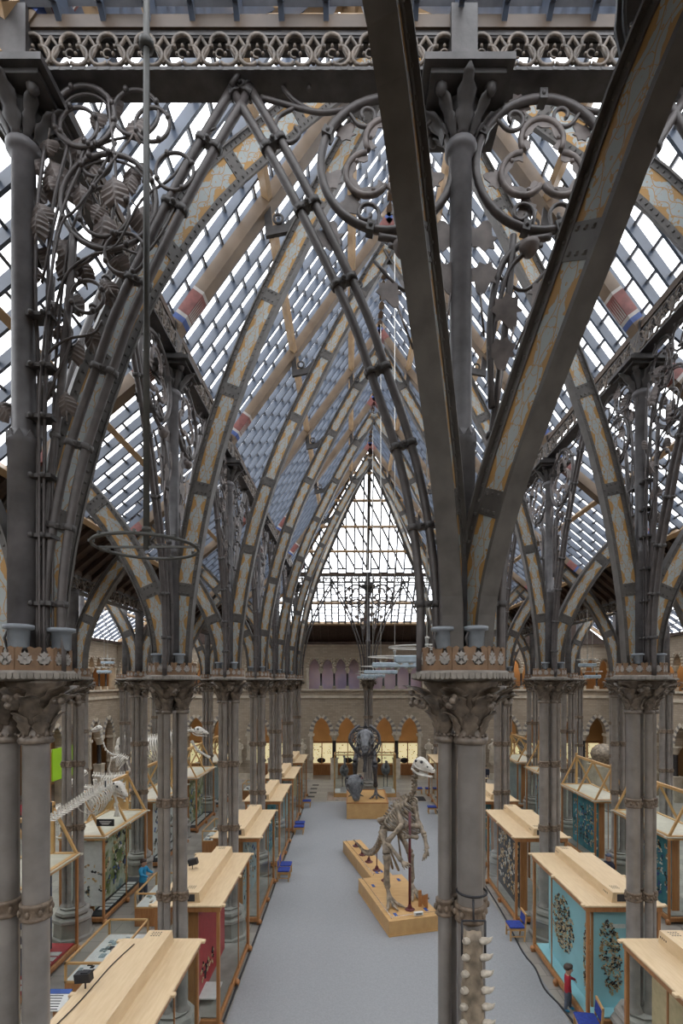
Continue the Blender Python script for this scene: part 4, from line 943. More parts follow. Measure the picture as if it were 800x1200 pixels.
# ================================================================ DISPLAY CASES
H = 2.97
def specimens(mb, O, eu, ez, nrm, fn, n, r0=.03, r1=.07, mats=3, seed=1):
    rnd = random.Random(seed); k = 0; tries = 0
    while k < n and tries < n*20:
        tries += 1; u, z = rnd.random(), rnd.random()
        if not fn(u, z): continue
        c = V(O)+V(eu)*u+V(ez)*z; r = rnd.uniform(r0, r1); a = rnd.uniform(0, PI); e1 = V(eu).normalized(); e2 = V(ez).normalized()
        p = e1*math.cos(a)+e2*math.sin(a); q = V(nrm).cross(p)
        poly = [(-1, -.2), (-.5, -.6), (0, -.15), (.5, -.6), (1, -.2), (.6, .3), (0, .12), (-.6, .3)]
        mb.prism([(x*r, y*r) for x, y in poly], c, p, q, V(nrm)*.02, rnd.randrange(mats)); k += 1
def case(label, x0, x1, y0, y1, board='greypan', spec=None, gable=False, vent=True, aisle=-1, boardx=None, seed=1, deck='plinthst', group='tall display cases'):
    """aisle: side of the long glass face that fronts the nave"""
    r = thing('display_case', label, 'display case', ((x0+x1)/2, (y0+y1)/2, 0), group); P = .04
    b = MB(); b.rbox(x0-.02, x1+.02, y0-.02, y1+.02, .08, .24, .02)
    b.build('base_rail', 'oak', r); MB().box(x0+.05, x1-.05, y0+.05, y1-.05, .24, .27).build('case_deck', deck, r)
    for (x, y) in ((x0, y0), (x1, y0), (x0, y1), (x1, y1)):
        MB().rbox(x-P, x+P, y-P, y+P, .0, H-.06, .012).build('post', 'oak', r)
    for y in (y0, (y0+y1)/2, y1):
        for x in (x0-.05, x1+.05): 
            f = MB().ball((x, y, .10), .085, n=8); f.box(x-.05, x+.05, y-.04, y+.04, .0, .12); f.build('foot', 'oak', r)
    for x in (x0, x1):
        for t in (.62,) if not gable else (.5,): yy = y0+(y1-y0)*t; MB().box(x-.014, x+.014, yy-.016, yy+.016, .24, H-.1).build('glazing_bar', 'oak', r)
    g = MB()
    for x in (x0, x1): i = g.add([(x, y0, .24), (x, y1, .24), (x, y1, H-.06), (x, y0, H-.06)]); g.face([i, i+1, i+2, i+3])
    for y in (y0, y1): i = g.add([(x0, y, .24), (x1, y, .24), (x1, y, H-.06), (x0, y, H-.06)]); g.face([i, i+1, i+2, i+3])
    g.build('glass', 'glass', r)
    t = MB().rbox(x0-.10, x1+.10, y0-.10, y1+.10, H-.05, H, .012, 0); 
    for x in (x0-.1, x1+.1):
        for y in (y0-.02, (y0+y1)/2, y1+.02): t.rbox(x-.07, x+.07, y-.05, y+.05, H-.055, H+.004, .01)
    t.build('top_board', 'beech' if not gable else 'topcream', r)
    rl = MB()
    for x in (x0, x1): rl.box(x-.055, x+.055, y0-.06, y1+.06, H-.17 if not gable else H-.12, H-.05 if not gable else H+.03)
    for y in (y0, y1): rl.box(x0-.06, x1+.06, y-.055, y+.055, H-.17 if not gable else H-.12, H-.05 if not gable else H+.03)
    rl.build('top_rail', 'oak' if not gable else 'oakl', r)
    if vent:
        xc = (x0+x1)/2+.02; v = MB(); w = .23
        v.prism([(-w-.03, 0), (w+.03, 0), (w, .24), (-w, .24)], (xc, y0+.06, H), (1, 0, 0), (0, 0, 1), (0, y1-y0-.12, 0)); vb = v.build('vent_box', 'beech', r)
        gr = MB()
        for yy in (y0+.3, y1-.3):
            for a in range(4):
                for q in range(3): gr.box(xc-.12+.05*a, xc-.09+.05*a, yy+.07*q, yy+.025+.07*q, H+.239, H+.243)
            for a in range(4): gr.obox((xc-w-.012, yy+.06*a, H+.12), (.004, 0, 0), (0, .012, 0), (0, 0, .03))
        gr.box(xc-.13, xc+.13, y0+.055, y0+.062, H+.03, H+.2); gr.build('vent_grille', 'ink', vb)
    if gable:
        xm = (x0+x1)/2; ZG = H+1.42; gf = MB()
        for yy in (y0, (y0+y1)/2, y1):
            for x in (x0, x1): gf.beam((x, yy, H), (xm, yy, ZG), .07, .07)
        gf.box(xm-.045, xm+.045, y0-.05, y1+.05, ZG-.05, ZG+.06)
        for yy in (y0, y1): gf.box(xm-.045, xm+.045, yy-.045, yy+.045, H, ZG+.16)
        gf.build('gable_frame', 'oakl', r)
        gg = MB()
        for x in (x0, x1): i = gg.add([(x, y0, H+.03), (x, y1, H+.03), (xm, y1, ZG), (xm, y0, ZG)]); gg.face([i, i+1, i+2, i+3])
        gg.build('gable_glass', 'glass', r)
    bx = boardx if boardx is not None else (x0+x1)/2
    bd = MB().box(bx-.10, bx+.10, y0+.45, y1-.35, .28, H-.25); bd.box(bx-.12, bx+.12, y0+.42, y0+.47, .27, H-.2, 1); bd.build('display_board', [board, 'oak'], r)
    if spec:
        fn, n, mats, r0, r1 = spec; s = MB()
        for sg in (-1, 1): specimens(s, (bx+sg*.11, y0+.5, .45), (0, y1-y0-.9, 0), (0, 0, H-.9), (sg, 0, 0), fn, n, r0, r1, len(mats), seed)
        so = s.build('mounted_specimens', mats, r); so['kind'] = 'stuff'
    return r
SM = ['spec', 'bonew', 'ink', 'amber', 'bluep']
blob = lambda cu, cz, ru, rz: (lambda u, z: ((u-cu)/ru)**2+((z-cz)/rz)**2 < 1)
def two(a, b): return lambda u, z: a(u, z) or b(u, z)
anyw = lambda u, z: .05 < u < .95 and .05 < z < .95
rx0, rx1 = 5.60, 7.26
def yr(i): return D(i)+.75, D(i+1)-.95
Rspec = [('creampan', None, 'tall case cut by the bottom right corner with a perforated cream board'), ('cyan', (two(blob(.62, .52, .27, .36), blob(.06, .4, .08, .45)), 520, ['spec', 'ink', 'amber', 'creampan'], .03, .06), 'tall case with pale blue board of mounted birds, beside the toddler'),
         ('ink', (anyw, 150, ['amber', 'amber', 'bonew'], .05, .12), 'tall case with glowing amber specimens behind the blue chair, right of the carpet'), ('teal', (anyw, 60, SM, .05, .1), 'pale topped case behind the amber specimen case, right row'),
         ('greypan', None, 'second last pale topped case of the right row'), ('creampan', None, 'last pale topped case of the right row near the far arches')]
for i, (bd, sp, lb) in enumerate(Rspec):
    a, b = yr(i)
    c = case(lb, rx0, rx1, a, b, bd, sp, seed=i+1, boardx=6.0 if i in (0, 1, 2) else None, deck='cyan' if i == 1 else 'plinthst')
    if i == 1:
        e = MB(); e.obox((6.35, a+.46, 1.5), (.42, 0, 0), (0, .05, 0), (0, 0, 1.24)); e.obox((6.80, a+.56, 1.5), (.04, 0, 0), (0, .17, 0), (0, 0, 1.26), 1); e.build('end_board', ['cyan', 'oak'], c)
        s = MB(); specimens(s, (5.98, a+.40, .5), (.78, 0, 0), (0, 0, 2.0), (0, -1, 0), lambda u, z: ((u-.42-.25*(.6-z))/.34)**2+((z-.5)/.46)**2 < 1, 270, .025, .055, 4, 9); so = s.build('mounted_specimens', ['spec', 'ink', 'amber', 'creampan'], c); so['kind'] = 'stuff'
        s = MB()
        for k in range(14): s.box(5.935, 5.945, 13.2, 13.2+1.1-.06*(k % 3), 2.02-.05*k, 2.035-.05*k)
        s.obox((6.45, a+.405, 2.25), (.25, 0, 0), (0, .004, 0), (0, 0, .05)); s.build('text_lines', 'whitepan', c)
Lspec = [('teal', (anyw, 90, SM, .05, .11), 'pale topped tall case filling the bottom left foreground'), ('redpan', (blob(.3, .2, .25, .14), 26, ['creampan', 'ink'], .04, .09), 'tall case with bright red display board, left of the carpet'),
         ('greypan', (anyw, 40, SM, .06, .12), 'tall case beside the pair of blue chairs, left of the carpet'), ('teal', (anyw, 40, SM, .05, .1), 'fourth pale topped case of the left row'), ('greypan', None, 'fifth pale topped case of the left row'), ('creampan', None, 'last pale topped case of the left row near the far arches')]
for i, (bd, sp, lb) in enumerate(Lspec):
    a, b = yr(i); c = case(lb, -4.55, -3.10, a, b, bd, sp, seed=20+i)
    if i == 1:
        e = MB(); e.box(-3.83, -3.80, a+1.1, b-.5, .9, 2.7); e.build('picture_panel', 'mural2', c)
        t = MB()
        for k in range(7): t.obox((-3.81, a+.55+.07*k, 2.45), (.006, 0, 0), (0, .022, 0), (0, 0, .05))
        t.build('title_letters', 'whitepan', c)
        t = MB().box(-3.75, -3.3, a+.5, a+1.2, .40, .43); t.build('label_tray', 'whitepan', c)
for i, (bd, sp, lb) in {2: ('teal', (anyw, 170, SM, .04, .11), 'gabled case with teal board of shells at the right picture edge'), 3: ('teal', (anyw, 190, SM, .04, .1), 'gabled case with sea life board between the second and third right columns'), 4: ('greypan', (anyw, 60, SM, .05, .1), 'gabled case further down the outer right row'), 5: ('greypan', None, 'last gabled case of the outer right row')}.items():
    a, b = yr(i); case(lb, 10.75, 12.2, a, b, bd, sp, True, False, seed=40+i, boardx=11.25, group='gabled display cases')
for i, (bd, sp, lb) in {1: ('mural2', (blob(.5, .5, .5, .5), 14, SM, .1, .2), 'gabled case behind the left foreground columns with red base tray'), 2: ('mural', (anyw, 60, SM, .06, .18), 'gabled case with green habitat mural behind the blue coated child'), 3: ('whitepan', (anyw, 60, ['bluep', 'ink', 'spec'], .06, .2), 'gabled case with white and blue boards left of the red case'),
                        4: ('mural', (anyw, 50, SM, .06, .15), 'gabled case with blue and ochre mural further down the outer left row'), 5: ('greypan', None, 'last gabled case of the outer left row')}.items():
    a, b = yr(i); c = case(lb, -9.75, -8.30, a, b, bd, sp, True, False, seed=60+i, boardx=-8.95, deck='redpan' if i == 1 else 'ink', group='gabled display cases')
    s = MB()
    rn = random.Random(i)
    for k in range(9): y = a+.5+k*(b-a-1)/9; s.box(-8.75, -8.42, y, y+.2, .275, .285)
    s.build('label_cards', 'whitepan', c)
    if i in (1, 2): e = MB().obox((-8.88, a+.30, 1.6), (.42, 0, 0), (0, .03, 0), (0, 0, 1.1)); e.build('end_board', 'whitepan', c); t = MB(); specimens(t, (-9.2, a+.265, .7), (.7, 0, 0), (0, 0, 1.3), (0, -1, 0), anyw, 14, .05, .12, 3, 5); t.build('end_board_pictures', ['amber', 'spec', 'ink'], c)
bird = thing('flying_bird_mount', 'small pale bird mounted in flight inside the left gabled case', 'bird', (-8.45, 13.6, 2.2)); b = MB()
b.ball((-8.45, 13.6, 2.2), .07, .16, .06, 8); b.grid([[(-8.45, 13.55, 2.23), (-8.25, 13.45, 2.36), (-8.02, 13.35, 2.44)], [(-8.45, 13.68, 2.23), (-8.27, 13.62, 2.34), (-8.05, 13.5, 2.42)]], 0, True, (0, 0, -.015)); b.grid([[(-8.45, 13.68, 2.23), (-8.6, 13.62, 2.3), (-8.75, 13.5, 2.3)], [(-8.45, 13.55, 2.23), (-8.62, 13.45, 2.32), (-8.78, 13.35, 2.3)]], 0, True, (0, 0, -.015)); b.build('bird_body', 'bonew', bird)
def tablecase(label, x0, x1, y0, y1, z=1.12, rich=True):
    r = thing('table_case', label, 'table case', ((x0+x1)/2, (y0+y1)/2, 0), 'table cases')
    MB().rbox(x0, x1, y0, y1, .0, .62, .015).build('cabinet_base', 'oak', r); MB().box(x0+.03, x1-.03, y0+.03, y1-.03, .62, .66).build('specimen_tray', 'whitepan', r)
    f = MB()
    for x in (x0, x1-.05):
        for y in (y0, y1-.05): f.box(x, x+.05, y, y+.05, .6, z)
    for zz in (.6, z-.05):
        for x in (x0, x1-.05): f.box(x, x+.05, y0, y1, zz, zz+.05)
        for y in (y0, y1-.05): f.box(x0, x1, y, y+.05, zz, zz+.05)
    f.build('glazed_frame', 'oakl', r)
    g = MB(); i = g.add([(x0, y0, z-.02), (x1, y0, z-.02), (x1, y1, z-.02), (x0, y1, z-.02)]); g.face([i, i+1, i+2, i+3])
    for y in (y0+.02, y1-.02): i = g.add([(x0, y, .62), (x1, y, .62), (x1, y, z), (x0, y, z)]); g.face([i, i+1, i+2, i+3])
    g.build('glass', 'glass', r)
    s = MB(); rn = random.Random(int(y0*10))
    for k in range(26):
        x, y = rn.uniform(x0+.15, x1-.25), rn.uniform(y0+.15, y1-.25); s.obox((x, y, .67), (rn.uniform(.03, .08), 0, 0), (0, rn.uniform(.05, .1), 0), (0, 0, .012), rn.randrange(3))
    s.build('specimens', ['spec', 'ink', 'greypan'], r)
tablecase('low glass table case behind the bottom left case', -7.2, -6.0, 12.9, 15.3); tablecase('low glass table case with oak cabinet beside the blue coated child', -7.2, -6.0, 17.1, 19.0); tablecase('low glass table case beyond the third left column', -7.0, -5.8, 24.2, 26.4)
tablecase('distant oak table case in the left aisle near the far wall', -7.4, -5.6, 35.2, 36.6)
# things on the case tops
sp = thing('spotlight', 'small black spotlight clamped on top of the bottom left case', 'spotlight', (-4.52, 8.75, H)); p = AT(103, 1109, 9.0)
MB().tube([(-4.52, 8.75, H), (-4.52, 8.75, H+.13)], .014, 6).build('stand', 'black', sp); MB().obox((-4.55, 8.75, H+.2), (.13, 0, .01), (0, .07, 0), (-.01, 0, .075)).obox((-4.52, 8.75, H+.285), (.06, 0, 0), (0, .05, 0), (0, 0, .012)).build('lamp_head', 'black', sp)
cb = MB().tube(spline([(-4.5, 7.6, H+.012), (-4.42, 8.4, H+.012), (-4.40, 9.4, H+.012), (-4.3, 10.2, H+.012)], 4), .01, 5); tag(cb.build('lamp_cable', 'black'), 'thin dark cable on the bottom left case top', 'cable')
sp = thing('spotlight', 'black spotlight on the left case top behind the second column', 'spotlight', (-4.4, 14.3, H)); MB().tube([(-4.4, 14.3, H), (-4.4, 14.3, H+.12)], .014, 6).build('stand', 'black', sp); MB().obox((-4.38, 14.3, H+.2), (.12, 0, .03), (0, .07, 0), (-.02, 0, .08)).build('lamp_head', 'black', sp)
nb = thing('notice_panel', 'white information notice with blue heading at the lower left', 'notice', (-6.72, 11.66, 0)); MB().obox((-6.72, 11.66, .95), (.30, 0, 0), (0, .20, .12), (0, -.01, .016)).build('notice_sheet', 'whitepan', nb)
MB().obox((-6.72, 11.81, 1.055), (.30, 0, 0), (0, .045, .027), (0, -.01, .016)).build('notice_heading', 'blueink', nb); q = MB()
for k in range(6): q.obox((-6.76, 11.73-.05*k, 1.007-.03*k), (.2, 0, 0), (0, .008, .005), (0, -.006, .010))
q.build('notice_text', 'ink', nb); MB().box(-6.75, -6.69, 11.63, 11.69, 0, .94).build('notice_post', 'oak', nb)

# ================================================================ CHAIRS AND STOOLS
def make_chair(label):
    r = thing('chair', label, 'chair'); s = MB().rbox(-.24, .24, -.24, .24, .41, .47, .02); s.build('seat', 'blue', r)   # faces -x, back at +x
    for x, h in ((-.21, .41), (.22, .86)):
        for y in (-.22, .22): MB().beam((x, y, 0), (x+(.06 if h > .5 else 0), y, h), .045, .04).build('leg', 'chairw', r)
    f = MB()
    for y in (-.22, .22): f.box(-.21, .22, y-.015, y+.015, .34, .40); f.box(-.2, .21, y-.012, y+.012, .14, .17)
    for x in (-.21, .21): f.box(x-.012, x+.012, -.22, .22, .34, .40)
    f.beam((.27, -.24, .84), (.27, .24, .84), .04, .07, 0); f.build('rails', 'chairw', r)
    b = MB().obox((.258, 0, .68), (.022, 0, .0), (0, .21, 0), (.012, 0, .13)); b.build('backrest', 'blue', r); return r
ch = make_chair('blue chair standing before the amber specimen case'); ch.location = (5.27, 16.35, 0)
index_kids(); G_ = 'blue gallery chairs'
dup(ch, (5.44, 11.76, 0), -.15, 'blue chair at the bottom edge below the toddler', G_)
dup(ch, (-2.72, 21.1, 0), PI, 'nearer of the pair of blue chairs left of the carpet', G_); dup(ch, (-2.72, 21.75, 0), PI, 'farther of the pair of blue chairs left of the carpet', G_)
dup(ch, (9.0, 17.2, 0), PI, 'blue chair seat beyond the second right column at the picture edge', G_); dup(ch, (8.7, 19.6, 0), PI/2, 'blue chair beside the person in the slate cap', G_)
def make_stool(label):
    r = thing('stool', label, 'stool'); MB().rbox(-.27, .27, -.22, .22, .40, .47, .02).build('seat', 'blue', r)
    for x in (-.22, .22):
        for y in (-.18, .18): MB().box(x-.022, x+.022, y-.022, y+.022, 0, .40).build('leg', 'chairw', r)
    f = MB(); f.box(-.22, .22, -.19, -.165, .30, .40); f.box(-.22, .22, .165, .19, .30, .40); f.build('rails', 'chairw', r); return r
st_ = make_stool('low blue stool before the third case left of the carpet'); st_.location = (-2.72, 27.4, 0); index_kids()
for k, (x, y, lb) in enumerate(((-2.75, 28.1, 'low blue stool just behind the third case stool, left of the carpet'), (-2.8, 33.2, 'distant blue stool left of the carpet end'), (5.05, 31.6, 'blue stool beside the right row at the far end'), (6.5, 21.3, 'blue stool between the amber case and the next, right side'), (4.95, 37.0, 'blue bench seat behind the pale skull, left one'), (5.7, 37.0, 'blue bench seat behind the pale skull, right one'))): dup(st_, (x, y, 0), 0 if k < 4 else 0, lb, 'blue stools')
dm = MB().rbox(4.3, 5.2, 34.9, 36.2, .0, .02, .005); tag(dm.build('door_mat', 'black'), 'dark mat on the paving right of the pale skull', 'mat')

# ================================================================ PLINTHS AND SKELETONS
A0 = V((1.255, 16.37, 0)); ang = math.radians(14.7); eu = V((math.cos(ang), math.sin(ang), 0)); ev = V((-math.sin(ang), math.cos(ang), 0))
def PL(u, v, z): return A0+eu*u+ev*v+V((0, 0, z))
def plinth(label, u0, u1, v0, v1, h):
    r = thing('plinth', label, 'plinth', tuple(PL((u0+u1)/2, (v0+v1)/2, 0)))
    c, du, dv = PL((u0+u1)/2, (v0+v1)/2, h/2), eu*(u1-u0)/2, ev*(v1-v0)/2
    b = MB().obox(c-V((0, 0, .03)), du, dv, (0, 0, h/2-.03)); b.obox(PL((u0+u1)/2, (v0+v1)/2, .03), du*1.015, dv*1.01, (0, 0, .03)); b.build('plinth_box', 'oakl', r)
    t = MB().obox(PL((u0+u1)/2, (v0+v1)/2, h-.03), du*1.008, dv*1.004, (0, 0, .03)); t.build('plinth_top', 'oakl', r)
    s = MB(); 
    for v in (v0+(v1-v0)*.48,): s.obox(PL(u0-.002, v, h/2), eu*.002, ev*.008, (0, 0, h/2-.07))
    s.build('panel_joint', 'oak', r)
    w = MB(); w.tube([PL(u0+.12, v0+.15, h+.07), PL(u0+.12, v1-.12, h+.07)], .008, 5); w.tube([PL(u0+.12, v0+.15, h+.07), PL(u1-.12, v0+.15, h+.07)], .008, 5)
    for (u, v) in ((u0+.12, v0+.15), (u0+.12, v1-.12), (u1-.12, v0+.15)): w.tube([PL(u, v, h), PL(u, v, h+.07)], .01, 5)
    w.build('guard_rail', 'wire', r)
    q = MB()
    for (u, v) in ((u0+.35, v0+.4), (u1-.3, v0+.5), (u0+.35, v1-.8), (u1-.3, v1-.5)): q.obox(PL(u, v, h+.006), eu*.05, ev*.12, (0, 0, .006))
    q.build('blue_labels', 'blueink', r); return r
plinth('long low oak plinth under the tan biped skeleton', 0, 1.77, 0, 3.65, .52); plinth('narrow rear oak plinth under the tan skeleton tail', .53, 1.40, 3.66, 8.3, .52)
lc = thing('label_card', 'white label card at the front of the tan skeleton plinth', 'label', tuple(PL(1.05, .14, .55))); MB().obox(PL(1.05, .13, .60), eu*.15, ev*.05, (0, .0, .05)).build('card', 'whitepan', lc); q = MB()
for k in range(3): q.obox(PL(1.05, .075, .625-.02*k), eu*.1, ev*.004, (0, 0, .005))
q.build('card_text', 'ink', lc)
db = thing('oak_wedge', 'upright oak wedge block on the plinth by the tan skeleton foot', 'block', tuple(PL(1.45, .9, .52))); MB().prism([(0, 0), (.1, 0), (.1, .55), (0, .55)], PL(1.32, .75, .52), eu, (0, 0, 1), ev*.06).prism([(0, 0), (.75, 0), (.62, .15), (0, .5)], PL(1.52, .55, .52), ev, (0, 0, 1), eu*.05).build('wedge_board', 'oak', db)
def bone(mb, p, q, r0, r1=None, r2=None, n=7, m=0):
    p, q = V(p), V(q); r1 = r1 or r0*.6; r2 = r2 or r0
    mb.tube([p+(q-p)*t for t in (0, .06, .18, .5, .82, .94, 1)], [r0*.75, r0, r0*.82, r1, r2*.82, r2, r2*.75], n, True, m)
def vertebrae(mb, pts, r, spine, n, up=(0, 0, 1), m=0, trans=.0):
    P = spline(pts, 8); Ls = [0.]
    for a, b in zip(P, P[1:]): Ls.append(Ls[-1]+(b-a).length)
    def at(s):
        for i in range(1, len(P)):
            if Ls[i] >= s: f = (s-Ls[i-1])/max(1e-6, Ls[i]-Ls[i-1]); return P[i-1].lerp(P[i], f), (P[i]-P[i-1]).normalized()
        return P[-1], (P[-1]-P[-2]).normalized()
    rf = r if callable(r) else (lambda t: r); sf = spine if callable(spine) else (lambda t: spine); out = []
    mb.tube(P, [rf(Ls[i]/Ls[-1])*.45 for i in range(len(P))], 6, True, m)
    for k in range(n):
        t = (k+.5)/n; p, d = at(t*Ls[-1]); rr = rf(t); u = V(up); u = (u-d*u.dot(d)); u = u.normalized() if u.length > .1 else d.orthogonal().normalized(); sd = d.cross(u)
        L = Ls[-1]/n*.36; mb.tube([p-d*L, p, p+d*L], [rr, rr*.8, rr], 7, True, m)
        if sf(t) > 0: mb.prism([(-L*.7, 0), (L*.7, 0), (L*.2, 1), (-L*1.1, 1)], p-sd*rr*.22, d, u*(rr*.6+sf(t)), sd*rr*.44, m)
        if trans: 
            for s in (-1, 1): mb.beam(p, p+sd*s*(rr+trans)+u*.02, L*.9, rr*.4, m, up=u)
        out.append((p, d, u, sd))
    return out
def ribs(mb, spine_pts, drop, wide, r=.022, m=0, fwd=0.):
    k = len(spine_pts)
    for i, (p, d, u, sd) in enumerate(spine_pts):
        f = math.sin(PI*(.22+.7*i/max(1, k-1))); dr, wi = drop*f, wide*(.55+.45*f)
        for s in (-1, 1): mb.tube(spline([p, p+sd*s*wi*.75-u*dr*.06+d*fwd*.2, p+sd*s*wi-u*dr*.45+d*fwd*.6, p+sd*s*wi*.62-u*dr*.88+d*fwd, p+sd*s*wi*.2-u*dr+d*fwd*1.1], 3), [r*1.1]*8+[r*.7]*5, 5, True, m)
# ---- tan biped (upright, tail along the rear plinth)
ig = thing('dinosaur_skeleton', 'tan upright biped dinosaur skeleton on the long oak plinth', 'skeleton', tuple(PL(.9, 1.6, .52))); K = 'bone'
hip = AT(449, 970, 18.7); sh_ = AT(480, 936, 17.8)
body = MB(); tr = vertebrae(body, [hip, AT(455, 959, 18.5), AT(467, 943, 18.2), sh_], .085, .16, 14, up=(-.5, .3, .8)); body.build('backbone', K, ig)
rc = MB(); ribs(rc, tr[3:], 1.2, .44, .04, fwd=.1)
rc.build('ribcage', K, ig)
nk = MB(); vertebrae(nk, [sh_, AT(486, 925, 17.6), AT(486, 912, 17.4), AT(490, 899, 17.2)], .085, .07, 9, up=(-1, .2, .2), trans=.04); nk.build('neck', K, ig)
tl = MB(); vertebrae(tl, [hip, AT(444, 990, 19.6), AT(437, 1000, 20.6), AT(428, 1000, 21.8), AT(421, 992, 23.0), AT(414, 984, 24.3)], lambda t: .10*(1-t)+.025, lambda t: .26*(1-t)**1.2+.03, 30); tl.build('tail', K, ig)
sk = MB(); hd = AT(491, 896, 17.2); fx = V((.95, -.45, -.32)).normalized(); up = V((.25, -.1, 1)); up = (up-fx*up.dot(fx)).normalized(); sx = fx.cross(up)
def skull(mb, o, f, u, s, L, hh, w, m=0, gap=.1, teeth=True):
    o = V(o)
    sec = [(-.15, .10, .55, .62), (.05, .0, .95, 1.0), (.25, -.05, 1.0, 1.05), (.45, -.02, .86, .82), (.7, .0, .62, .58), (.9, .02, .45, .46), (1.0, .06, .28, .3)]
    rows = []
    for (x, zb, zt, ww) in sec: rows.append([o+f*L*x+s*w*.5*ww*cx+u*hh*(zb+(zt-zb)*cz) for cx, cz in ((-.7, 0), (-1, .35), (-.75, .8), (-.25, 1), (.25, 1), (.75, .8), (1, .35), (.7, 0), (-.7, 0))])
    mb.grid(rows, m, False)
    b = mb.add(rows[0][:8]); mb.face([b+k for k in range(8)], m); b = mb.add(rows[-1][:8]); mb.face([b+k for k in range(7, -1, -1)], m)
    for sg in (-1, 1):                                           # brow, cheek bar and jugal arch; dark balls paint the shade in the holes
        mb.ball(o+f*L*.28+s*sg*w*.44+u*hh*.62, hh*.135, n=7, m=1); mb.ball(o+f*L*.62+s*sg*w*.27+u*hh*.38, hh*.085, n=6, m=1); mb.ball(o-f*L*.02+s*sg*w*.40+u*hh*.55, hh*.13, n=6, m=1); mb.ball(o+f*L*.93+s*sg*w*.14+u*hh*.36, hh*.05, n=6, m=1)
        mb.tube(ring_pts(o+f*L*.28+s*sg*w*.47+u*hh*.62, hh*.20, f, u, 12), hh*.06, 5, closed=True, m=m); mb.tube(ring_pts(o+f*L*.62+s*sg*w*.31+u*hh*.38, hh*.13, f, u, 10), hh*.05, 5, closed=True, m=m)
        mb.tube(spline([o-f*L*.12+s*sg*w*.4+u*hh*.5, o+s*sg*w*.56+u*hh*.12, o+f*L*.35+s*sg*w*.52-u*hh*.02, o+f*L*.6+s*sg*w*.34+u*hh*.05], 3), hh*.06, 5, True, m)
        mb.tube([o-f*L*.08+s*sg*w*.42+u*hh*.45, o-f*L*.12+s*sg*w*.44-u*hh*.25], hh*.07, 5, True, m)
        if teeth:
            for k in range(9): t = .3+.68*k/9; q = o+f*L*t+s*sg*w*(.46-.30*t); mb.tube([q+u*hh*.03, q-u*hh*.07], [hh*.03, hh*.008], 5, True, m)
def jaw(mb, o, f, u, s, L, hh, w, drop, m=0):
    o = V(o)
    for sg in (-1, 1): mb.tube(spline([o-f*L*.12+s*sg*w*.42-u*hh*.22, o+f*L*.2+s*sg*w*.4-u*(hh*.32+drop*.4), o+f*L*.6+s*sg*w*.26-u*(hh*.22+drop*.8), o+f*L*.95+s*sg*w*.08-u*(hh*.1+drop)], 4), [hh*.10]*5+[hh*.13]*4+[hh*.08]*4, 6, True, m, flat=.6)
    mb.ball(o+f*L*.95-u*(hh*.1+drop), hh*.12, n=7, m=m)
skull(sk, hd-fx*.10-up*.1, fx, up, sx, .66, .38, .28); so = sk.build('skull', ['bonew', 'boned'], ig); jw = MB(); jaw(jw, hd-fx*.10-up*.1, fx, up, sx, .64, .40, .32, .10); jw.build('lower_jaw', 'bonew', so)
def foot(mb, ank, base_z, fdir, toe, r, m=0, n=3, spread=.5):
    ank = V(ank); g = V((ank.x, ank.y, base_z))+V(fdir)*.10
    for k in range(n):
        a = (k-(n-1)/2)*spread; d = V((fdir[0]*math.cos(a)-fdir[1]*math.sin(a), fdir[0]*math.sin(a)+fdir[1]*math.cos(a), 0))
        p1 = g+V((0, 0, .20))+d*.10; p2 = V((g.x, g.y, base_z+r*1.2))+d*toe*.55; p3 = V((g.x, g.y, base_z+r*.9))+d*toe
        bone(mb, ank, p1, r*1.1, r*.8); bone(mb, p1, p2, r*1.15, r*.8, r); bone(mb, p2, p3, r, r*.6, r*.5)
lg = MB(); fd = V((.35, -.93, 0)).normalized()
kn = AT(453, 1001, 17.9); an = AT(454, 1041, 17.8); an.z = max(an.z, 1.0); pel = MB()
bone(lg, AT(448, 973, 18.45), kn, .17, .10, .15, 9); bone(lg, kn, an, .15, .085, .11, 9); bone(lg, kn+V((-.07, .05, -.05)), an+V((-.09, .05, .1)), .05, .03); foot(lg, an, .52, fd, .72, .065); lg.build('leg', K, ig)
lg = MB(); kn = AT(481, 1000, 18.6); an = AT(482, 1034, 18.5); bone(lg, AT(466, 972, 18.9), kn, .16, .095, .14, 9); bone(lg, kn, an, .14, .08, .1, 9); bone(lg, kn+V((.07, .05, -.05)), an+V((.09, .05, .1)), .05, .03); foot(lg, an, .52, fd, .68, .065); lg.build('leg', K, ig)
bone(pel, AT(443, 962, 18.7), AT(460, 955, 18.5), .12, .08); bone(pel, AT(447, 972, 18.6), AT(467, 1020, 19.3), .06, .035); bone(pel, AT(450, 975, 18.8), AT(460, 1018, 19.6), .055, .035); bone(pel, AT(446, 970, 18.5), AT(470, 972, 18.9), .11, .1); bone(pel, AT(465, 968, 18.6), AT(470, 1010, 19.2), .05, .03); pel.build('pelvis', K, ig)
def arm(sh, el, wr, hand, r):
    a = MB(); bone(a, sh, el, r*1.2, r*.75, r*1.1, 8); bone(a, el, wr, r, r*.6, r*.8, 7); bone(a, V(el)+V((.03, .03, -.03)), V(wr)+V((.04, .03, 0)), r*.6, r*.4); d = (V(hand)-V(wr)); e = V((.3, .25, .1))
    for k in range(4): q = V(wr)+d*.5+e*(k-1.5)*.16; bone(a, wr, q, r*.55, r*.4); bone(a, q, V(wr)+d*(.95-.1*abs(k-1.5))+e*(k-1.5)*.28, r*.5, r*.3, r*.2)
    bone(a, wr, V(wr)+d*.35+V((-.1, -.05, .12)), r*.5, r*.3, r*.15); a.build('arm', K, ig)
arm(AT(472, 966, 17.2), AT(453, 987, 17.1), AT(470, 1009, 16.9), AT(480, 1018, 16.8), .10); arm(AT(490, 966, 17.6), AT(497, 978, 17.3), AT(500, 995, 17.1), AT(498, 1009, 17.0), .095)
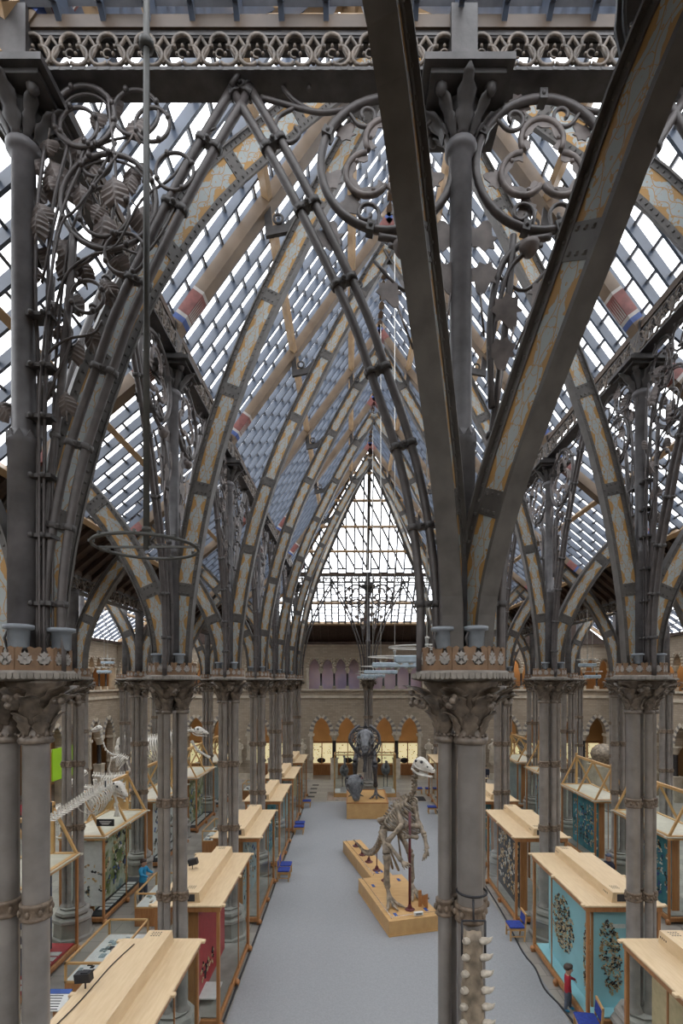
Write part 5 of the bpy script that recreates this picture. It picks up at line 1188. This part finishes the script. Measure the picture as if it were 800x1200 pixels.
sc_ = MB(); bone(sc_, AT(462, 940, 17.6), AT(472, 967, 17.2), .09, .06, .11); bone(sc_, AT(484, 940, 17.9), AT(490, 967, 17.6), .08, .05, .1); bone(sc_, AT(472, 967, 17.2), AT(490, 968, 17.5), .12, .08, .12); bone(sc_, AT(474, 980, 17.1), AT(489, 981, 17.4), .10, .06, .10); sc_.build('shoulder_girdle', K, ig)
def support(label, p, zt, r=.035):
    s = thing('support_post', label, 'support', tuple(p)); p = V(p); MB().tube([p+V((0, 0, .03)), V((p.x, p.y, zt))], r, 8).build('post', 'maroon', s); MB().lathe(p, [(.17, 0), (.17, .03), (.09, .06), (.06, .16), (.04, .2)], 8, 0, False).build('foot_plate', 'maroon', s); return s
g = AT(480, 1066, 17.22); support('tall maroon post under the chest of the tan skeleton', (g.x, g.y, .52), CH+(797-952)/600*17.22, .045)
for k, (u, v, z) in enumerate(((.95, 3.2, 1.9), (.95, 4.3, 1.25), (.92, 5.3, .93), (.9, 6.2, .78), (.95, 7.4, .68))): support('%s maroon post under the tail of the tan skeleton, from the hip' % ORD[k], PL(u, v, .52), z, .022)
# ---- dark biped beyond
tp = thing('plinth', 'square oak plinth under the dark fossil skeleton', 'plinth', (1.03, 32.1, 0)); MB().rbox(-.2, 2.27, 30.3, 34., .0, .95, .02).build('plinth_box', 'oakl', tp)
e = MB()
for q in ((-.22, 2.29, 30.28, 30.36), (-.22, 2.29, 33.94, 34.02), (-.22, -.14, 30.36, 33.94), (2.21, 2.29, 30.36, 33.94)): e.box(*q, .93, .99)
e.build('rim', 'oak', tp)
tx = thing('dinosaur_skeleton', 'dark fossil skeleton facing the camera on the square oak plinth', 'skeleton', (1.0, 32, .95)); K = 'boned'
bb = MB(); th_ = vertebrae(bb, [AT(429, 868, 33.4), AT(429, 858, 32.6), AT(428, 852, 31.9), AT(428, 853, 31.2)], .14, .22, 12); bb.build('backbone', K, tx)
rc = MB(); ribs(rc, th_[::2], 1.75, .92, .035, fwd=-.1)
for s in (-1, 1): rc.tube(spline([AT(427+6*s, 850, 31.), AT(427+15*s, 858, 30.8), AT(427+17.5*s, 868, 30.7), AT(427+11*s, 879, 30.7), AT(427+4*s, 886, 30.8)], 4), .085, 7)
rc.build('ribcage', K, tx)
sk = MB(); f = V((-.05, -.85, -.55)).normalized(); u = V((0, -.5, .85)); u = (u-f*u.dot(f)).normalized(); s = f.cross(u); skull(sk, AT(428, 862, 31.0)+V((0, 0, -.1)), f, u, s, 1.25, .72, .85); so = sk.build('skull', ['bones', 'ink'], tx); jw = MB(); jaw(jw, AT(428, 862, 31.0)+V((0, 0, -.1)), f, u, s, 1.2, .7, .8, .25); jw.build('lower_jaw', K, so)
for (h, k_, a_) in ((AT(419, 876, 32.6), AT(416, 893, 32.0), AT(416, 921, 32.6)), (AT(437, 880, 32.4), AT(439, 896, 31.5), AT(440, 922, 32.0))):
    l = MB(); bone(l, h, k_, .22, .14, .2, 9); bone(l, k_, a_, .19, .12, .15, 9); foot(l, a_, .97, V((.05, -1, 0)), .85, .075, spread=.55); l.build('leg', K, tx)
pv = MB(); bone(pv, AT(418, 872, 32.8), AT(438, 872, 32.8), .22, .16); bone(pv, AT(427, 884, 31.6), AT(427, 905, 31.4), .13, .07, .13); bone(pv, AT(427, 872, 32.8), AT(427, 886, 31.5), .2, .15); pv.build('pelvis', K, tx)
tl = MB(); vertebrae(tl, [AT(429, 870, 33.6), AT(429, 885, 35), AT(429, 896, 37)], lambda t: .15*(1-t)+.04, .18, 10); tl.build('tail', K, tx)
for sg in (-1, 1): a = MB(); bone(a, AT(428+8*sg, 876, 31), AT(428+10*sg, 886, 30.8), .07, .045); bone(a, AT(428+10*sg, 886, 30.8), AT(428+9*sg, 893, 30.5), .05, .03); a.build('arm', K, tx)
fs = thing('fossil_skull', 'large grey skull with open mouth at the front left of the square plinth', 'skull', (.25, 30.8, .95)); sk = MB(); f = V((.12, -.45, -.95)).normalized(); u = V((0, -.95, .3)); u = (u-f*u.dot(f)).normalized(); s = f.cross(u)
skull(sk, AT(414.5, 912, 31.0)-u*.25, f, u, s, 1.35, .62, .95); so = sk.build('cranium', ['bones', 'ink'], fs); jw = MB(); jaw(jw, AT(414.5, 912, 31.0)-u*.25, f, u, s, 1.3, .6, .9, .12); jw.build('lower_jaw', 'bones', so); MB().tube([AT(414.5, 915, 31.25), (AT(414.5, 915, 31.25).x, 31.25, .95)], .04, 7).build('mount_post', 'black', fs); MB().ball(AT(415, 930, 30.75), .16, .10, .12, 8).build('mouth_lining', 'redpan', fs)
# ---- two glass bird cases at the end of the carpet
def birdcase(label, x0, x1, y0, y1):
    r = thing('display_case', label, 'display case', ((x0+x1)/2, (y0+y1)/2, 0), 'bird cases'); MB().rbox(x0, x1, y0, y1, 0, .28, .02).build('base', 'oakl', r); MB().box(x0+.05, x1-.05, y0+.05, y1-.05, .28, .33).build('case_deck', 'whitepan', r); f = MB()
    for x in (x0+.035, x1-.035):
        for y in (y0+.035, y1-.035): f.box(x-.035, x+.035, y-.035, y+.035, .28, 3.0)
    for x in (x0+.035, x1-.035): f.box(x-.035, x+.035, y0, y1, 2.93, 3.0)
    for y in (y0+.035, y1-.035): f.box(x0, x1, y-.035, y+.035, 2.93, 3.0)
    f.build('frame', 'oakl', r); g = MB()
    for (a, b) in (((x0, y0), (x1, y0)), ((x1, y0), (x1, y1)), ((x0, y0), (x0, y1)), ((x0, y1), (x1, y1))): i = g.add([(a[0], a[1], .3), (b[0], b[1], .3), (b[0], b[1], 2.95), (a[0], a[1], 2.95)]); g.face([i, i+1, i+2, i+3])
    i = g.add([(x0, y0, 2.98), (x1, y0, 2.98), (x1, y1, 2.98), (x0, y1, 2.98)]); g.face([i, i+1, i+2, i+3]); g.build('glass', 'glass', r)
    q = MB(); q.box(x0+.45, x1-.3, y0+.12, y0+.16, .33, .7); q.build('label_card', 'whitepan', r)
birdcase('glass case with a dark long necked bird, left of the dark skeleton', -1.14, .32, 36.0, 37.4); birdcase('glass case with a dark bird skeleton, right of the dark skeleton', 1.86, 3.24, 36.0, 37.4)
def wader(label, x, y, z, neck):
    r = thing('mounted_bird', label, 'bird', (x, y, .33)); b = MB(); R = Matrix.Rotation(.25, 3, 'X'); b.ball((x, y, z), .34, .5, .42, 12, 0, R); b.tube(spline([(x, y-.35, z+.2), (x+.05, y-.5, z+.55), (x+.02, y-.42, z+.55+neck*.6), (x+.0, y-.5, z+.5+neck)], 5), [.13]*5+[.08]*5+[.055]*6, 8); b.ball((x, y-.55, z+.53+neck), .09, .12, .08, 8); b.tube([(x, y-.62, z+.52+neck), (x, y-.82, z+.46+neck)], [.035, .008], 6); b.build('bird_body', 'bones', r)
    for s in (-1, 1): l = MB(); l.tube([(x+s*.12, y, z-.3), (x+s*.13, y+.05, .85), (x+s*.12, y, .36)], [.045, .03, .03], 6); l.beam((x+s*.12, y-.18, .35), (x+s*.12, y+.05, .35), .12, .03); l.build('leg', 'bones', r)
wader('dark long necked bird standing in the left end glass case', -.42, 36.8, 1.75, .55); wader('dark short necked bird standing in the right end glass case', 2.55, 36.8, 1.85, .1)
# ---- pale skeletons along the left
def quad(label, cat, body_pts, n, r, spine, drop, wide, headp, hd_, hl, legs, mt='bonew', neckpts=None, tailpts=None, group=None, floor_z=0.):
    o = thing('animal_skeleton', label, cat, tuple(V(body_pts[0])), group); b = MB(); tr = vertebrae(b, body_pts, r, spine, n, trans=.05); b.build('backbone', mt, o); q = MB(); ribs(q, tr[int(n*.12):int(n*.75)], drop, wide, r*.36); q.build('ribcage', mt, o)
    if neckpts: b = MB(); vertebrae(b, neckpts, r*.8, .05, 9, up=(-1, 0, .2)); b.build('neck', mt, o)
    if tailpts: b = MB(); vertebrae(b, tailpts, lambda t: r*(1-.8*t), .06, 12); b.build('tail', mt, o)
    s = MB(); f = V(hd_).normalized(); u = V((0, 0, 1)); u = (u-f*u.dot(f)).normalized(); sd = f.cross(u); skull(s, headp, f, u, sd, hl, hl*.45, hl*.5); so = s.build('skull', [mt, 'ink'], o); s = MB(); jaw(s, headp, f, u, sd, hl*.95, hl*.42, hl*.46, hl*.1); s.build('lower_jaw', mt, so)
    for L in legs:
        l = MB(); L = [V(q) for q in L]; L[-1].z = floor_z
        for a, c in zip(L, L[1:]): bone(l, a, c, r*.9, r*.5)
        l.build('leg', mt, o)
    return o
# sea mammal above the gabled case (spine with tall processes, head to the right)
sm = thing('animal_skeleton', 'white sea mammal skeleton with long tail mounted over the left gabled cases', 'skeleton', (-8.7, 16.5, 4.3)); P_ = [AT(56, 963, 14.6), AT(80, 948, 15.5), AT(100, 935, 16.4), AT(118, 924, 17.3), AT(132, 919, 18)]
b = MB(); tr = vertebrae(b, P_, lambda t: .035+.035*t, lambda t: .16+.05*t, 26, trans=.17); b.build('backbone', 'bonew', sm); q = MB(); ribs(q, tr[13:25], .72, .34, .02); q.build('ribcage', 'bonew', sm)
s = MB(); f = V((.75, -.2, -.55)).normalized(); u = V((.4, -.1, .8)); u = (u-f*u.dot(f)).normalized(); skull(s, AT(134, 922, 18), f, u, f.cross(u), .62, .30, .34); so = s.build('skull', ['bonew', 'ink'], sm); s = MB(); jaw(s, AT(134, 922, 18), f, u, f.cross(u), .6, .28, .3, .05); s.build('lower_jaw', 'bonew', so)
l = MB(); bone(l, AT(134, 930, 17.9), AT(137, 942, 17.8), .06, .04)
for k in range(4): bone(l, AT(137, 942, 17.8), AT(134+2*k, 957, 17.7), .025, .015)
l.build('flipper', 'bonew', sm)
for k, (x, y) in enumerate(((60, 15.0), (123.5, 17.4))): a = AT(x, 940 if k == 0 else 915, y); MB().tube([V((a.x, a.y, H+1.3)), a], .025, 6).build('mount_rod', 'black', sm)
sg = thing('name_sign', 'small black name sign with white lettering on the gabled case', 'sign', tuple(AT(123, 964, 17.0))); a = AT(123.5, 964, 17.0); MB().obox(a, (.29, 0, 0), (0, .012, 0), (0, 0, .115)).build('sign_plate', 'black', sg); q = MB()
for k, w in enumerate((.2, .16, .12)): q.obox(a+V((0, -.014, .04-.045*k)), (w, 0, 0), (0, .002, 0), (0, 0, .010))
q.build('sign_lettering', 'whitepan', sg); MB().tube([a, a+V((0, .3, -.15))], .015, 5).build('sign_bracket', 'black', sg)
def LB(px, py, y): return AT(px, py, y)
quad('white long necked bird skeleton beside the left wall arches', 'skeleton', [LB(150, 890, 29), LB(142, 886, 29), LB(131, 884, 29)], 9, .07, .12, .85, .4, LB(118, 854, 29), (-1, -.2, -.25), .5, [(LB(131, 887, 28.8), LB(127, 902, 28.8), LB(133, 912, 28.8), LB(131, 928, 28.8)), (LB(148, 892, 29.2), LB(152, 902, 29.2), LB(147, 914, 29.2), LB(150, 928, 29.2))], neckpts=[LB(131, 884, 29), LB(124, 878, 29), LB(120, 866, 29), LB(119, 854, 29)], floor_z=1.9)
pb_ = thing('plinth', 'oak stand under the white long necked bird skeleton', 'plinth', (-13.1, 29, 0)); MB().rbox(-14.1, -12.1, 28.2, 29.8, 0, 1.87, .03).build('stand_box', 'oakl', pb_); MB().rbox(-14.2, -12.0, 28.1, 29.9, 1.84, 1.9, .02).build('stand_top', 'oak', pb_)
es = thing('animal_skeleton', 'white elephant skull raised behind the long necked skeleton', 'skull', tuple(LB(146, 885, 33))); s = MB(); c = LB(146, 871, 33); s.ball(c, .55, .5, .55, 10); s.ball(c+V((-.25, -.25, -.35)), .3, .3, .35, 8); s.ball(c+V((.25, -.25, -.35)), .3, .3, .35, 8); s.build('cranium', 'bonew', es)
for q in (-1, 1): MB().tube(spline([c+V((q*.22, -.4, -.5)), c+V((q*.32, -.75, -.85)), c+V((q*.34, -1.15, -.8))], 4), [.09]*4+[.07]*4+[.03], 8).build('tusk', 'bonew', es)
MB().ball(c+V((0, -.52, -.12)), .16, .06, .14, 8).build('painted_nasal_shade', 'ink', es); MB().tube([c-V((0, 0, .5)), V((c.x, c.y, 0))], .06, 7).build('mount_post', 'black', es)  # dark ball painted in for the shade of the nasal opening
wh = quad('white whale skeleton hung between the second and third left columns', 'skeleton', [LB(163, 868, 25.5), LB(185, 864, 25.5), LB(205, 859, 25.6), LB(226, 856, 26)], 24, .10, .14, 1.25, .55, LB(229, 858, 26), (1, -.2, -.15), .7, [(LB(224, 868, 26), LB(232, 880, 26), LB(246, 887, 26))], floor_z=4.3)
MB().tube([LB(176, 866, 25.5), LB(176, 866, 25.5)+V((0, 0, 4.5))], .012, 5).build('hanging_wire', 'steel', wh); MB().tube([LB(222, 857, 25.9), LB(222, 857, 25.9)+V((0, 0, 4.5))], .012, 5).build('hanging_wire', 'steel', wh)
quad('white horse sized skeleton on the floor beyond the sea mammal', 'skeleton', [LB(150, 908, 25), LB(128, 910, 25), LB(108, 909, 25)], 14, .07, .14, .95, .36, LB(100, 906, 24.8), (-1, -.2, -.5), .55, [(LB(110, 913, 24.8), LB(112, 930, 24.8), LB(111, 990, 24.8)), (LB(112, 913, 25.2), LB(114, 930, 25.2), LB(114, 990, 25.2)), (LB(147, 911, 24.8), LB(150, 930, 24.8), LB(148, 990, 24.8)), (LB(148, 911, 25.2), LB(151, 930, 25.2), LB(150, 990, 25.2))])
quad('white long ribbed skeleton low behind the left column pair', 'skeleton', [LB(136, 921, 21), LB(115, 924, 21), LB(96, 922, 21)], 16, .06, .08, .6, .3, LB(88, 918, 21), (-1, -.1, -.3), .5, [(LB(98, 926, 20.8), LB(100, 945, 20.8), LB(98, 1000, 20.8)), (LB(133, 925, 20.8), LB(135, 945, 20.8), LB(133, 1000, 20.8))])
quad('white skeleton seen between the left foreground column and its neighbour', 'skeleton', [LB(72, 945, 20), LB(62, 948, 20), LB(52, 947, 20)], 10, .07, .1, .7, .32, LB(49, 940, 20), (-1, -.3, -.3), .5, [(LB(55, 952, 19.8), LB(56, 980, 19.8), LB(55, 1035, 19.8)), (LB(70, 950, 19.8), LB(71, 980, 19.8), LB(70, 1035, 19.8))])
# ---- jaw bar with teeth on the toothed column
jb = thing('toothed_jaw', 'long brown jaw bar set with two rows of pale teeth on the foreground column', 'jaw bone', (1.38, 5.75, 5.5)); xj, yj = 1.375, 5.72; prof = []
b = MB(); rows = []
for k in range(24):
    z = 5.44-k*.16; w = .085+.05*min(1, k/8)+.012*math.sin(k*1.7)
    rows.append([(xj-w, yj+.03, z), (xj-w*.95, yj-.045, z), (xj-w*.45, yj-.06, z), (xj-w*.15, yj-.035, z), (xj+w*.15, yj-.035, z), (xj+w*.45, yj-.06, z), (xj+w*.95, yj-.045, z), (xj+w, yj+.03, z)])
b.grid(rows, 0, True, (0, .05, 0)); b.build('jaw_bar', 'bone', jb)
for k in range(20):
    z = 5.38-k*.182; w = .085+.05*min(1, k*.182/.16/8)
    for s in (-1, 1):
        t = MB(); o = V((xj+s*(w-.01), yj-.04, z)); d = V((s*(.85 if s > 0 else .35), -.6, .1)).normalized()
        t.tube(spline([o-V((0, 0, .035)), o+d*.06+V((0, 0, -.02)), o+d*.10+V((0, 0, -.0)), o+d*.135+V((0, 0, .04))], 3), [.042, .043, .042, .040, .036, .031, .025, .018, .010, .003], 8); t.build('tooth', 'tooth', jb)
f = MB()
for s in (-1, 1): f.tube([(xj+s*.13, yj-.02, 5.56), (xj+s*.13, yj-.02, 5.17)], .012, 6)
f.tube([(xj-.13, yj-.02, 5.56), (xj+.13, yj-.02, 5.56)], .012, 6); f.tube([(xj, yj-.02, 5.56), (xj+.02, yj+.08, 5.76)], .012, 6); f.tube(ring_pts((XCN+.10, D(0)-.14, 5.78), .17, (1, 0, 0), (0, 1, 0), 20), .014, 6, closed=True); f.build('hanging_bracket', 'black', jb)
# ---- distant wall cases, murals, statues
for bay in range(8):
    x0 = XL+19.3-5.2*3-19.3+5.2*bay; nm = ('%s lit cream wall case behind the far arches, from the left' % ORD[bay]); c = thing('wall_case', nm, 'wall case', (x0+2.6, 44.6, 0), 'lit wall cases'); y = 44.4
    MB().box(x0+.3, x0+4.9, y, y+.5, 0, .95).build('case_base', 'oak', c); MB().box(x0+.35, x0+4.85, y+.3, y+.36, 1.0, 2.78).build('lit_back', 'cream', c); fr_ = MB()
    for k in range(5): xx = x0+.35+k*1.125; fr_.box(xx-.035, xx+.035, y, y+.3, .95, 2.85)
    fr_.box(x0+.3, x0+4.9, y, y+.4, 2.78, 2.9); fr_.build('frame', 'oak', c); s = MB(); rn = random.Random(bay)
    for k in range(90):
        xx, zz = x0+.45+rn.random()*4.3, 1.45+.14*rn.randrange(9); s.obox((xx, y+.27, zz), (rn.uniform(.015, .045), 0, 0), (0, .02, 0), (0, 0, rn.uniform(.02, .045)))
    for k in range(2): s.ball((x0+1+2.2*k+rn.random(), y+.2, 1.25), .38, .12, .24, 10)
    s.build('specimens', 'ink', c)['kind'] = 'stuff'
for k, x0 in enumerate((XL, XL+5.2)):
    m_ = MB().box(x0+.3, x0+4.9, WF+.75, WF+.80, 7.35, 10.3); tag(m_.build('gallery_mural', 'pink'), 'pink and violet mountain backdrop in the %s far gallery bay of the nave' % ('left', 'right')[k], 'mural', 'gallery murals')
for k, x in enumerate((-9.12, -3.92, 6.48, 11.68, 16.9)):
    s = thing('statue', 'pale stone standing figure on the far wall pier, %s of five from the left' % ORD[k], 'statue', (x, WF-.35, 1.4), 'wall statues'); z = 1.55; o = V((x, WF-.36, z))
    MB().lathe((x, WF-.36, 1.25), [(.08, 0), (.2, .15), (.3, .24), (.3, .30)], 8, 0, False).build('corbel', 'stone', s)
    b = MB().lathe(o, [(.27, 0), (.25, .1), (.20, .6), (.19, .95), (.24, 1.25), (.25, 1.4), (.15, 1.5), (.075, 1.56), (.07, 1.62)], 12, 0, True, 0, 1, .75); b.ball(o+V((0, -.02, 1.74)), .105, .115, .14, 10)
    for q in (-1, 1): b.tube(spline([o+V((q*.22, 0, 1.4)), o+V((q*.30, -.05, 1.1)), o+V((q*.16, -.22, .98))], 4), [.08]*4+[.06]*5, 8)
    for q in range(7): a = PI+PI*q/6; b.tube([o+V((math.cos(a)*.25, math.sin(a)*.19, .05)), o+V((math.cos(a)*.19, math.sin(a)*.145, .95))], .018, 5)
    b.build('robed_figure', 'stone', s)
s = thing('statue', 'white figure on a red stool behind the dark skeleton', 'statue', (1.2, 39.5, 0)); o = V((1.2, 39.5, .75)); b = MB().lathe(o, [(.3, 0), (.28, .1), (.2, .7), (.22, 1.2), (.26, 1.5), (.12, 1.65), (.08, 1.72)], 12, 0, True, 0, 1, .8); b.ball(o+V((0, 0, 1.86)), .12, .13, .16, 10); b.build('robed_figure', 'stone', s)
q = MB(); q.box(.8, 1.6, 39.2, 39.8, .66, .75)
for x in (.85, 1.5): q.box(x, x+.06, 39.25, 39.31, 0, .66); q.box(x, x+.06, 39.7, 39.76, 0, .66)
q.build('stool_base', 'redpan', s)
for k, (x, y) in enumerate(((-17.5, 32.6), (-17.5, 34.7))):
    c = thing('wall_case', ('lime green lit panel behind the left foreground columns', 'second lime green lit panel beside the left wall')[k], 'display panel', (-18.6, y, 0)); MB().box(-18.65, -18.55, y-.6, y+.6, 1.9, 3.9).build('lit_panel', 'lime', c); MB().box(-18.7, -18.5, y-1, y-.9, 0, 4.3).box(-18.7, -18.5, y+.9, y+1, 0, 4.3).build('frame', 'oak', c)
bs_ = MB().ball((17.6, 35.5, 3.1), .9, .9, .75, 10); bz = thing('brown_mount', 'large rough brown mount on a stone block near the right wall', 'exhibit', (17.6, 35.5, 0)); bs_.build('rough_body', 'bone', bz); MB().rbox(16.7, 18.5, 34.7, 36.3, 0, 2.4, .04).build('stone_block', 'stone', bz)

# ================================================================ PEOPLE
def person(label, loc, rz, Ht, top, legs, hair='hair', head=1., arms=((.10, -.10), (.10, -.10)), walk=.05, cap=None, shoes='black', fat=1.):
    """faces local -y. arms: (forward reach, raise) of each hand in units of height"""
    root = thing('person', label, 'person', tuple(loc)); root.rotation_euler = (0, 0, 0); h = Ht; vs, es, rs = [], [], []
    def vtx(x, y, z, r, par=None): vs.append(V((x*h*(1+(fat-1)*.5), y*h, z*h))); rs.append(r*h*(fat if z < .8 else 1)); i = len(vs)-1; (es.append((par, i)) if par is not None else None); return i
    hs = head; pl_ = vtx(0, 0, .50, .075); wa = vtx(0, 0, .60, .072, pl_); cs = vtx(0, .005, .71, .082, wa); nb_ = vtx(0, .0, .795, .05, cs); nk_ = vtx(0, -.008, .83, .032, nb_); he = vtx(0, -.02, .83+.045*hs, .052*hs, nk_); ht = vtx(0, -.012, .83+.10*hs, .058*hs, he); vtx(0, -.005, .83+.145*hs, .035*hs, ht); hands = []
    for s, (fw, ra) in zip((-1, 1), arms):
        sh = vtx(s*.10, 0, .775, .042, nb_); el = vtx(s*.135, -fw*.35, .64+ra*.3, .03, sh); wr_ = vtx(s*.115, -.03-fw, .53+ra, .020, el); hn = vtx(s*.11, -.05-fw, .50+ra, .022, wr_); hands.append((vs[hn], vs[wr_]))
        hp = vtx(s*.052, 0, .455, .058, pl_); kn = vtx(s*.055, -.01-s*walk, .27, .040, hp); an = vtx(s*.055, -s*walk*1.5+.005, .055, .028, kn); ft = vtx(s*.06, -s*walk*1.5-.05, .022, .024, an); vtx(s*.064, -s*walk*1.5-.095, .018, .018, ft)
    me = bpy.data.meshes.new('pbody'); me.from_pydata(vs, es, []); o = bpy.data.objects.new('pbody', me); COL.objects.link(o)
    md = o.modifiers.new('skin', 'SKIN')
    for i, sv in enumerate(me.skin_vertices[0].data): sv.radius = (rs[i], rs[i]*(.72 if i in (pl_, wa, cs, nb_) else 1)); sv.use_root = (i == pl_)
    o.modifiers.new('sub', 'SUBSURF').levels = 2; o.modifiers['sub'].render_levels = 2
    dg = bpy.context.evaluated_depsgraph_get(); m2 = bpy.data.meshes.new_from_object(o.evaluated_get(dg)); bpy.data.objects.remove(o); b = MB()
    b.v = [v.co.copy() for v in m2.vertices]
    for p in m2.polygons:
        c = p.center/h; mi = 0
        if c.z < .06: mi = 3
        elif c.z < .47 and not any((p.center-a).length < .05*h for a, _ in hands): mi = 2
        elif c.z < .832 and not any((p.center-a).length < .032*h for a, _ in hands): mi = 1
        b.face(list(p.vertices), mi, True)
    for (a, w_) in hands:
        d = (a-w_).normalized(); sd = d.cross(V((0, 0, 1))) if abs(d.z) < .9 else V((0, 1, 0)); sd.normalize()
        for k in range(4): q = a+sd*(k-1.5)*.009*h; L = (.034, .042, .040, .030)[k]*h; b.tube([q, q+d*L*.6, q+d*L+V((0, -.006*h, -.004*h))], [.0055*h, .005*h, .004*h], 6, True, 0)
        q = a-sd*.016*h; b.tube([q, q-sd*.012*h+d*.018*h], [.0065*h, .005*h], 6, True, 0)
    hz = (.83+.09*hs)*h; hd = V((0, -.016*h, hz)); R_ = .056*hs*h
    b.tube([hd+V((0, -R_*.85, R_*.1)), hd+V((0, -R_*1.18, -R_*.22)), hd+V((0, -R_*.9, -R_*.3))], [R_*.08, R_*.16, R_*.08], 6, True, 0)
    for s in (-1, 1): b.ball(hd+V((s*R_*1.0, R_*.08, -R_*.1)), R_*.12, R_*.22, R_*.3, 6)
    for s in (-1, 1): b.ball(hd+V((s*R_*.36, -R_*.92, R_*.15)), R_*.12, R_*.08, R_*.09, 6, 4)
    b.obox(hd+V((0, -R_*.92, -R_*.55)), (R_*.28, 0, 0), (0, R_*.06, 0), (0, 0, R_*.05), 5)
    M3 = Matrix.Rotation(rz, 3, 'Z'); L_ = V(loc)
    def out(mb): mb.v = [M3 @ v+L_ for v in mb.v]; return mb
    out(b).build('body', ['skin', top, legs, shoes, 'ink', 'redcl'], root)
    hb = MB(); rows = []
    for i in range(7):
        th = PI*.62*i/6; rows.append([hd+V((0, R_*.10, R_*.28))+V((math.sin(th)*math.cos(a)*R_*1.17, math.sin(th)*math.sin(a)*R_*1.22, math.cos(th)*R_*1.12-(0 if math.sin(a) > -.3 or th < 1.2 else -R_*.45))) for a in [2*PI*j/14 for j in range(15)]])
    hb.grid(rows, 0, True); out(hb).build('hair', hair if not cap else cap, root); 
    bpy.data.meshes.remove(m2); return root
fl0 = FLOORP(664, 1184); person('toddler in a crimson top and grey trousers looking into the bird case', (5.42, 12.75, .018), math.radians(68), 1.08, 'redcl', 'jean', head=1.5, arms=((.02, .0), (.12, .14)), shoes='bluecl', walk=.03, fat=1.4)
person('child in a turquoise jacket leaning at the low table case', (-7.72, 19.1, 0), math.radians(80), 1.55, 'bluecl', 'jean', head=1.15, arms=((.16, .12), (.14, .12)), walk=.02, fat=1.25)
person('person in a dark coat and slate cap beyond the bird case', (9.75, 19.3, 0), math.radians(-60), 1.72, 'navycl', 'jean', cap='capcl', walk=.03)
pb = person('person with a dark purple coat and backpack walking near the far right pier', (10.35, 39.3, 0), math.radians(150), 1.74, 'purplecl', 'navycl', walk=.06)
person('person in a crimson top beyond the left foreground columns', (-18.0, 28.2, 0), math.radians(90), 1.72, 'redcl', 'navycl', walk=.03)
k_ = thing('backpack', 'small dark backpack on the walker near the far right pier', 'backpack', (10.45, 39.1, 1.1)); MB().rbox(10.32, 10.62, 38.95, 39.15, 1.0, 1.45, .05).build('bag', 'navycl', k_); MB().rbox(10.36, 10.58, 38.88, 38.96, 1.02, 1.25, .03).build('pocket', 'navycl', k_)
# ================================================================ LIGHT, SKY, CAMERA
w = bpy.data.worlds.new('overcast'); sc.world = w; w.use_nodes = True; nt = w.node_tree; bg = nt.nodes['Background']
tc = nt.nodes.new('ShaderNodeTexCoord'); n = nt.nodes.new('ShaderNodeTexNoise'); n.inputs['Scale'].default_value = 2.0
r = nt.nodes.new('ShaderNodeValToRGB'); r.color_ramp.elements[0].color = (.93, .96, 1, 1); r.color_ramp.elements[1].color = (1, 1, 1, 1)
nt.links.new(tc.outputs['Generated'], n.inputs['Vector']); nt.links.new(n.outputs['Fac'], r.inputs['Fac']); nt.links.new(r.outputs['Color'], bg.inputs['Color'])
bg.inputs['Strength'].default_value = 4.2
def lamp(name, kind, loc, energy, col, size=.5, rot=None):
    l = bpy.data.lights.new(name, kind); l.energy = energy; l.color = col
    if kind == 'AREA': l.size = size
    else: l.shadow_soft_size = size
    o = bpy.data.objects.new(name, l); COL.objects.link(o); o.location = loc
    if rot: o.rotation_euler = rot
    return o
WARM = (1, .72, .42)
for x in (9, 14.2, 18, -6.5, -11.7, -16.5): lamp('gallery_lamp', 'POINT', (x, WF+2.6, 10.2), 120, WARM, .3)
for y in (12, 18, 24, 30, 36, 41): lamp('gallery_lamp', 'POINT', (WL-2.6, y, 10.2), 110, WARM, .3); lamp('gallery_lamp', 'POINT', (WR+2.6, y, 10.2), 110, WARM, .3)
for x in (-12, -6.5, -1.3, 3.9, 9, 14.2): lamp('corridor_lamp', 'POINT', (x, WF+2.0, 5.6), 55, WARM, .3)
for y in (20, 28, 36): lamp('corridor_lamp', 'POINT', (WL-2.2, y, 5.4), 45, WARM, .3); lamp('corridor_lamp', 'POINT', (WR+2.2, y, 5.4), 45, WARM, .3)
cam = bpy.data.cameras.new('camera'); co = bpy.data.objects.new('camera', cam); COL.objects.link(co)
co.location = (0, 0, CH); co.rotation_euler = (PI/2, 0, 0); cam.sensor_fit = 'AUTO'; cam.sensor_width = 36; cam.lens = 18.0
cam.shift_x = -10/1200; cam.shift_y = 197/1200; cam.clip_start = .05; cam.clip_end = 300; sc.camera = co
sc.view_settings.view_transform = 'Standard'; sc.view_settings.look = 'None'; sc.view_settings.gamma = 1; sc.view_settings.exposure = 0.0
try: sc.view_settings.use_curve_mapping = False
except Exception: pass
c = sc.cycles; c.max_bounces = 6; c.diffuse_bounces = 3; c.glossy_bounces = 3; c.transparent_max_bounces = 16; c.use_denoising = True; c.sample_clamp_indirect = 6
c.caustics_reflective = False; c.caustics_refractive = False
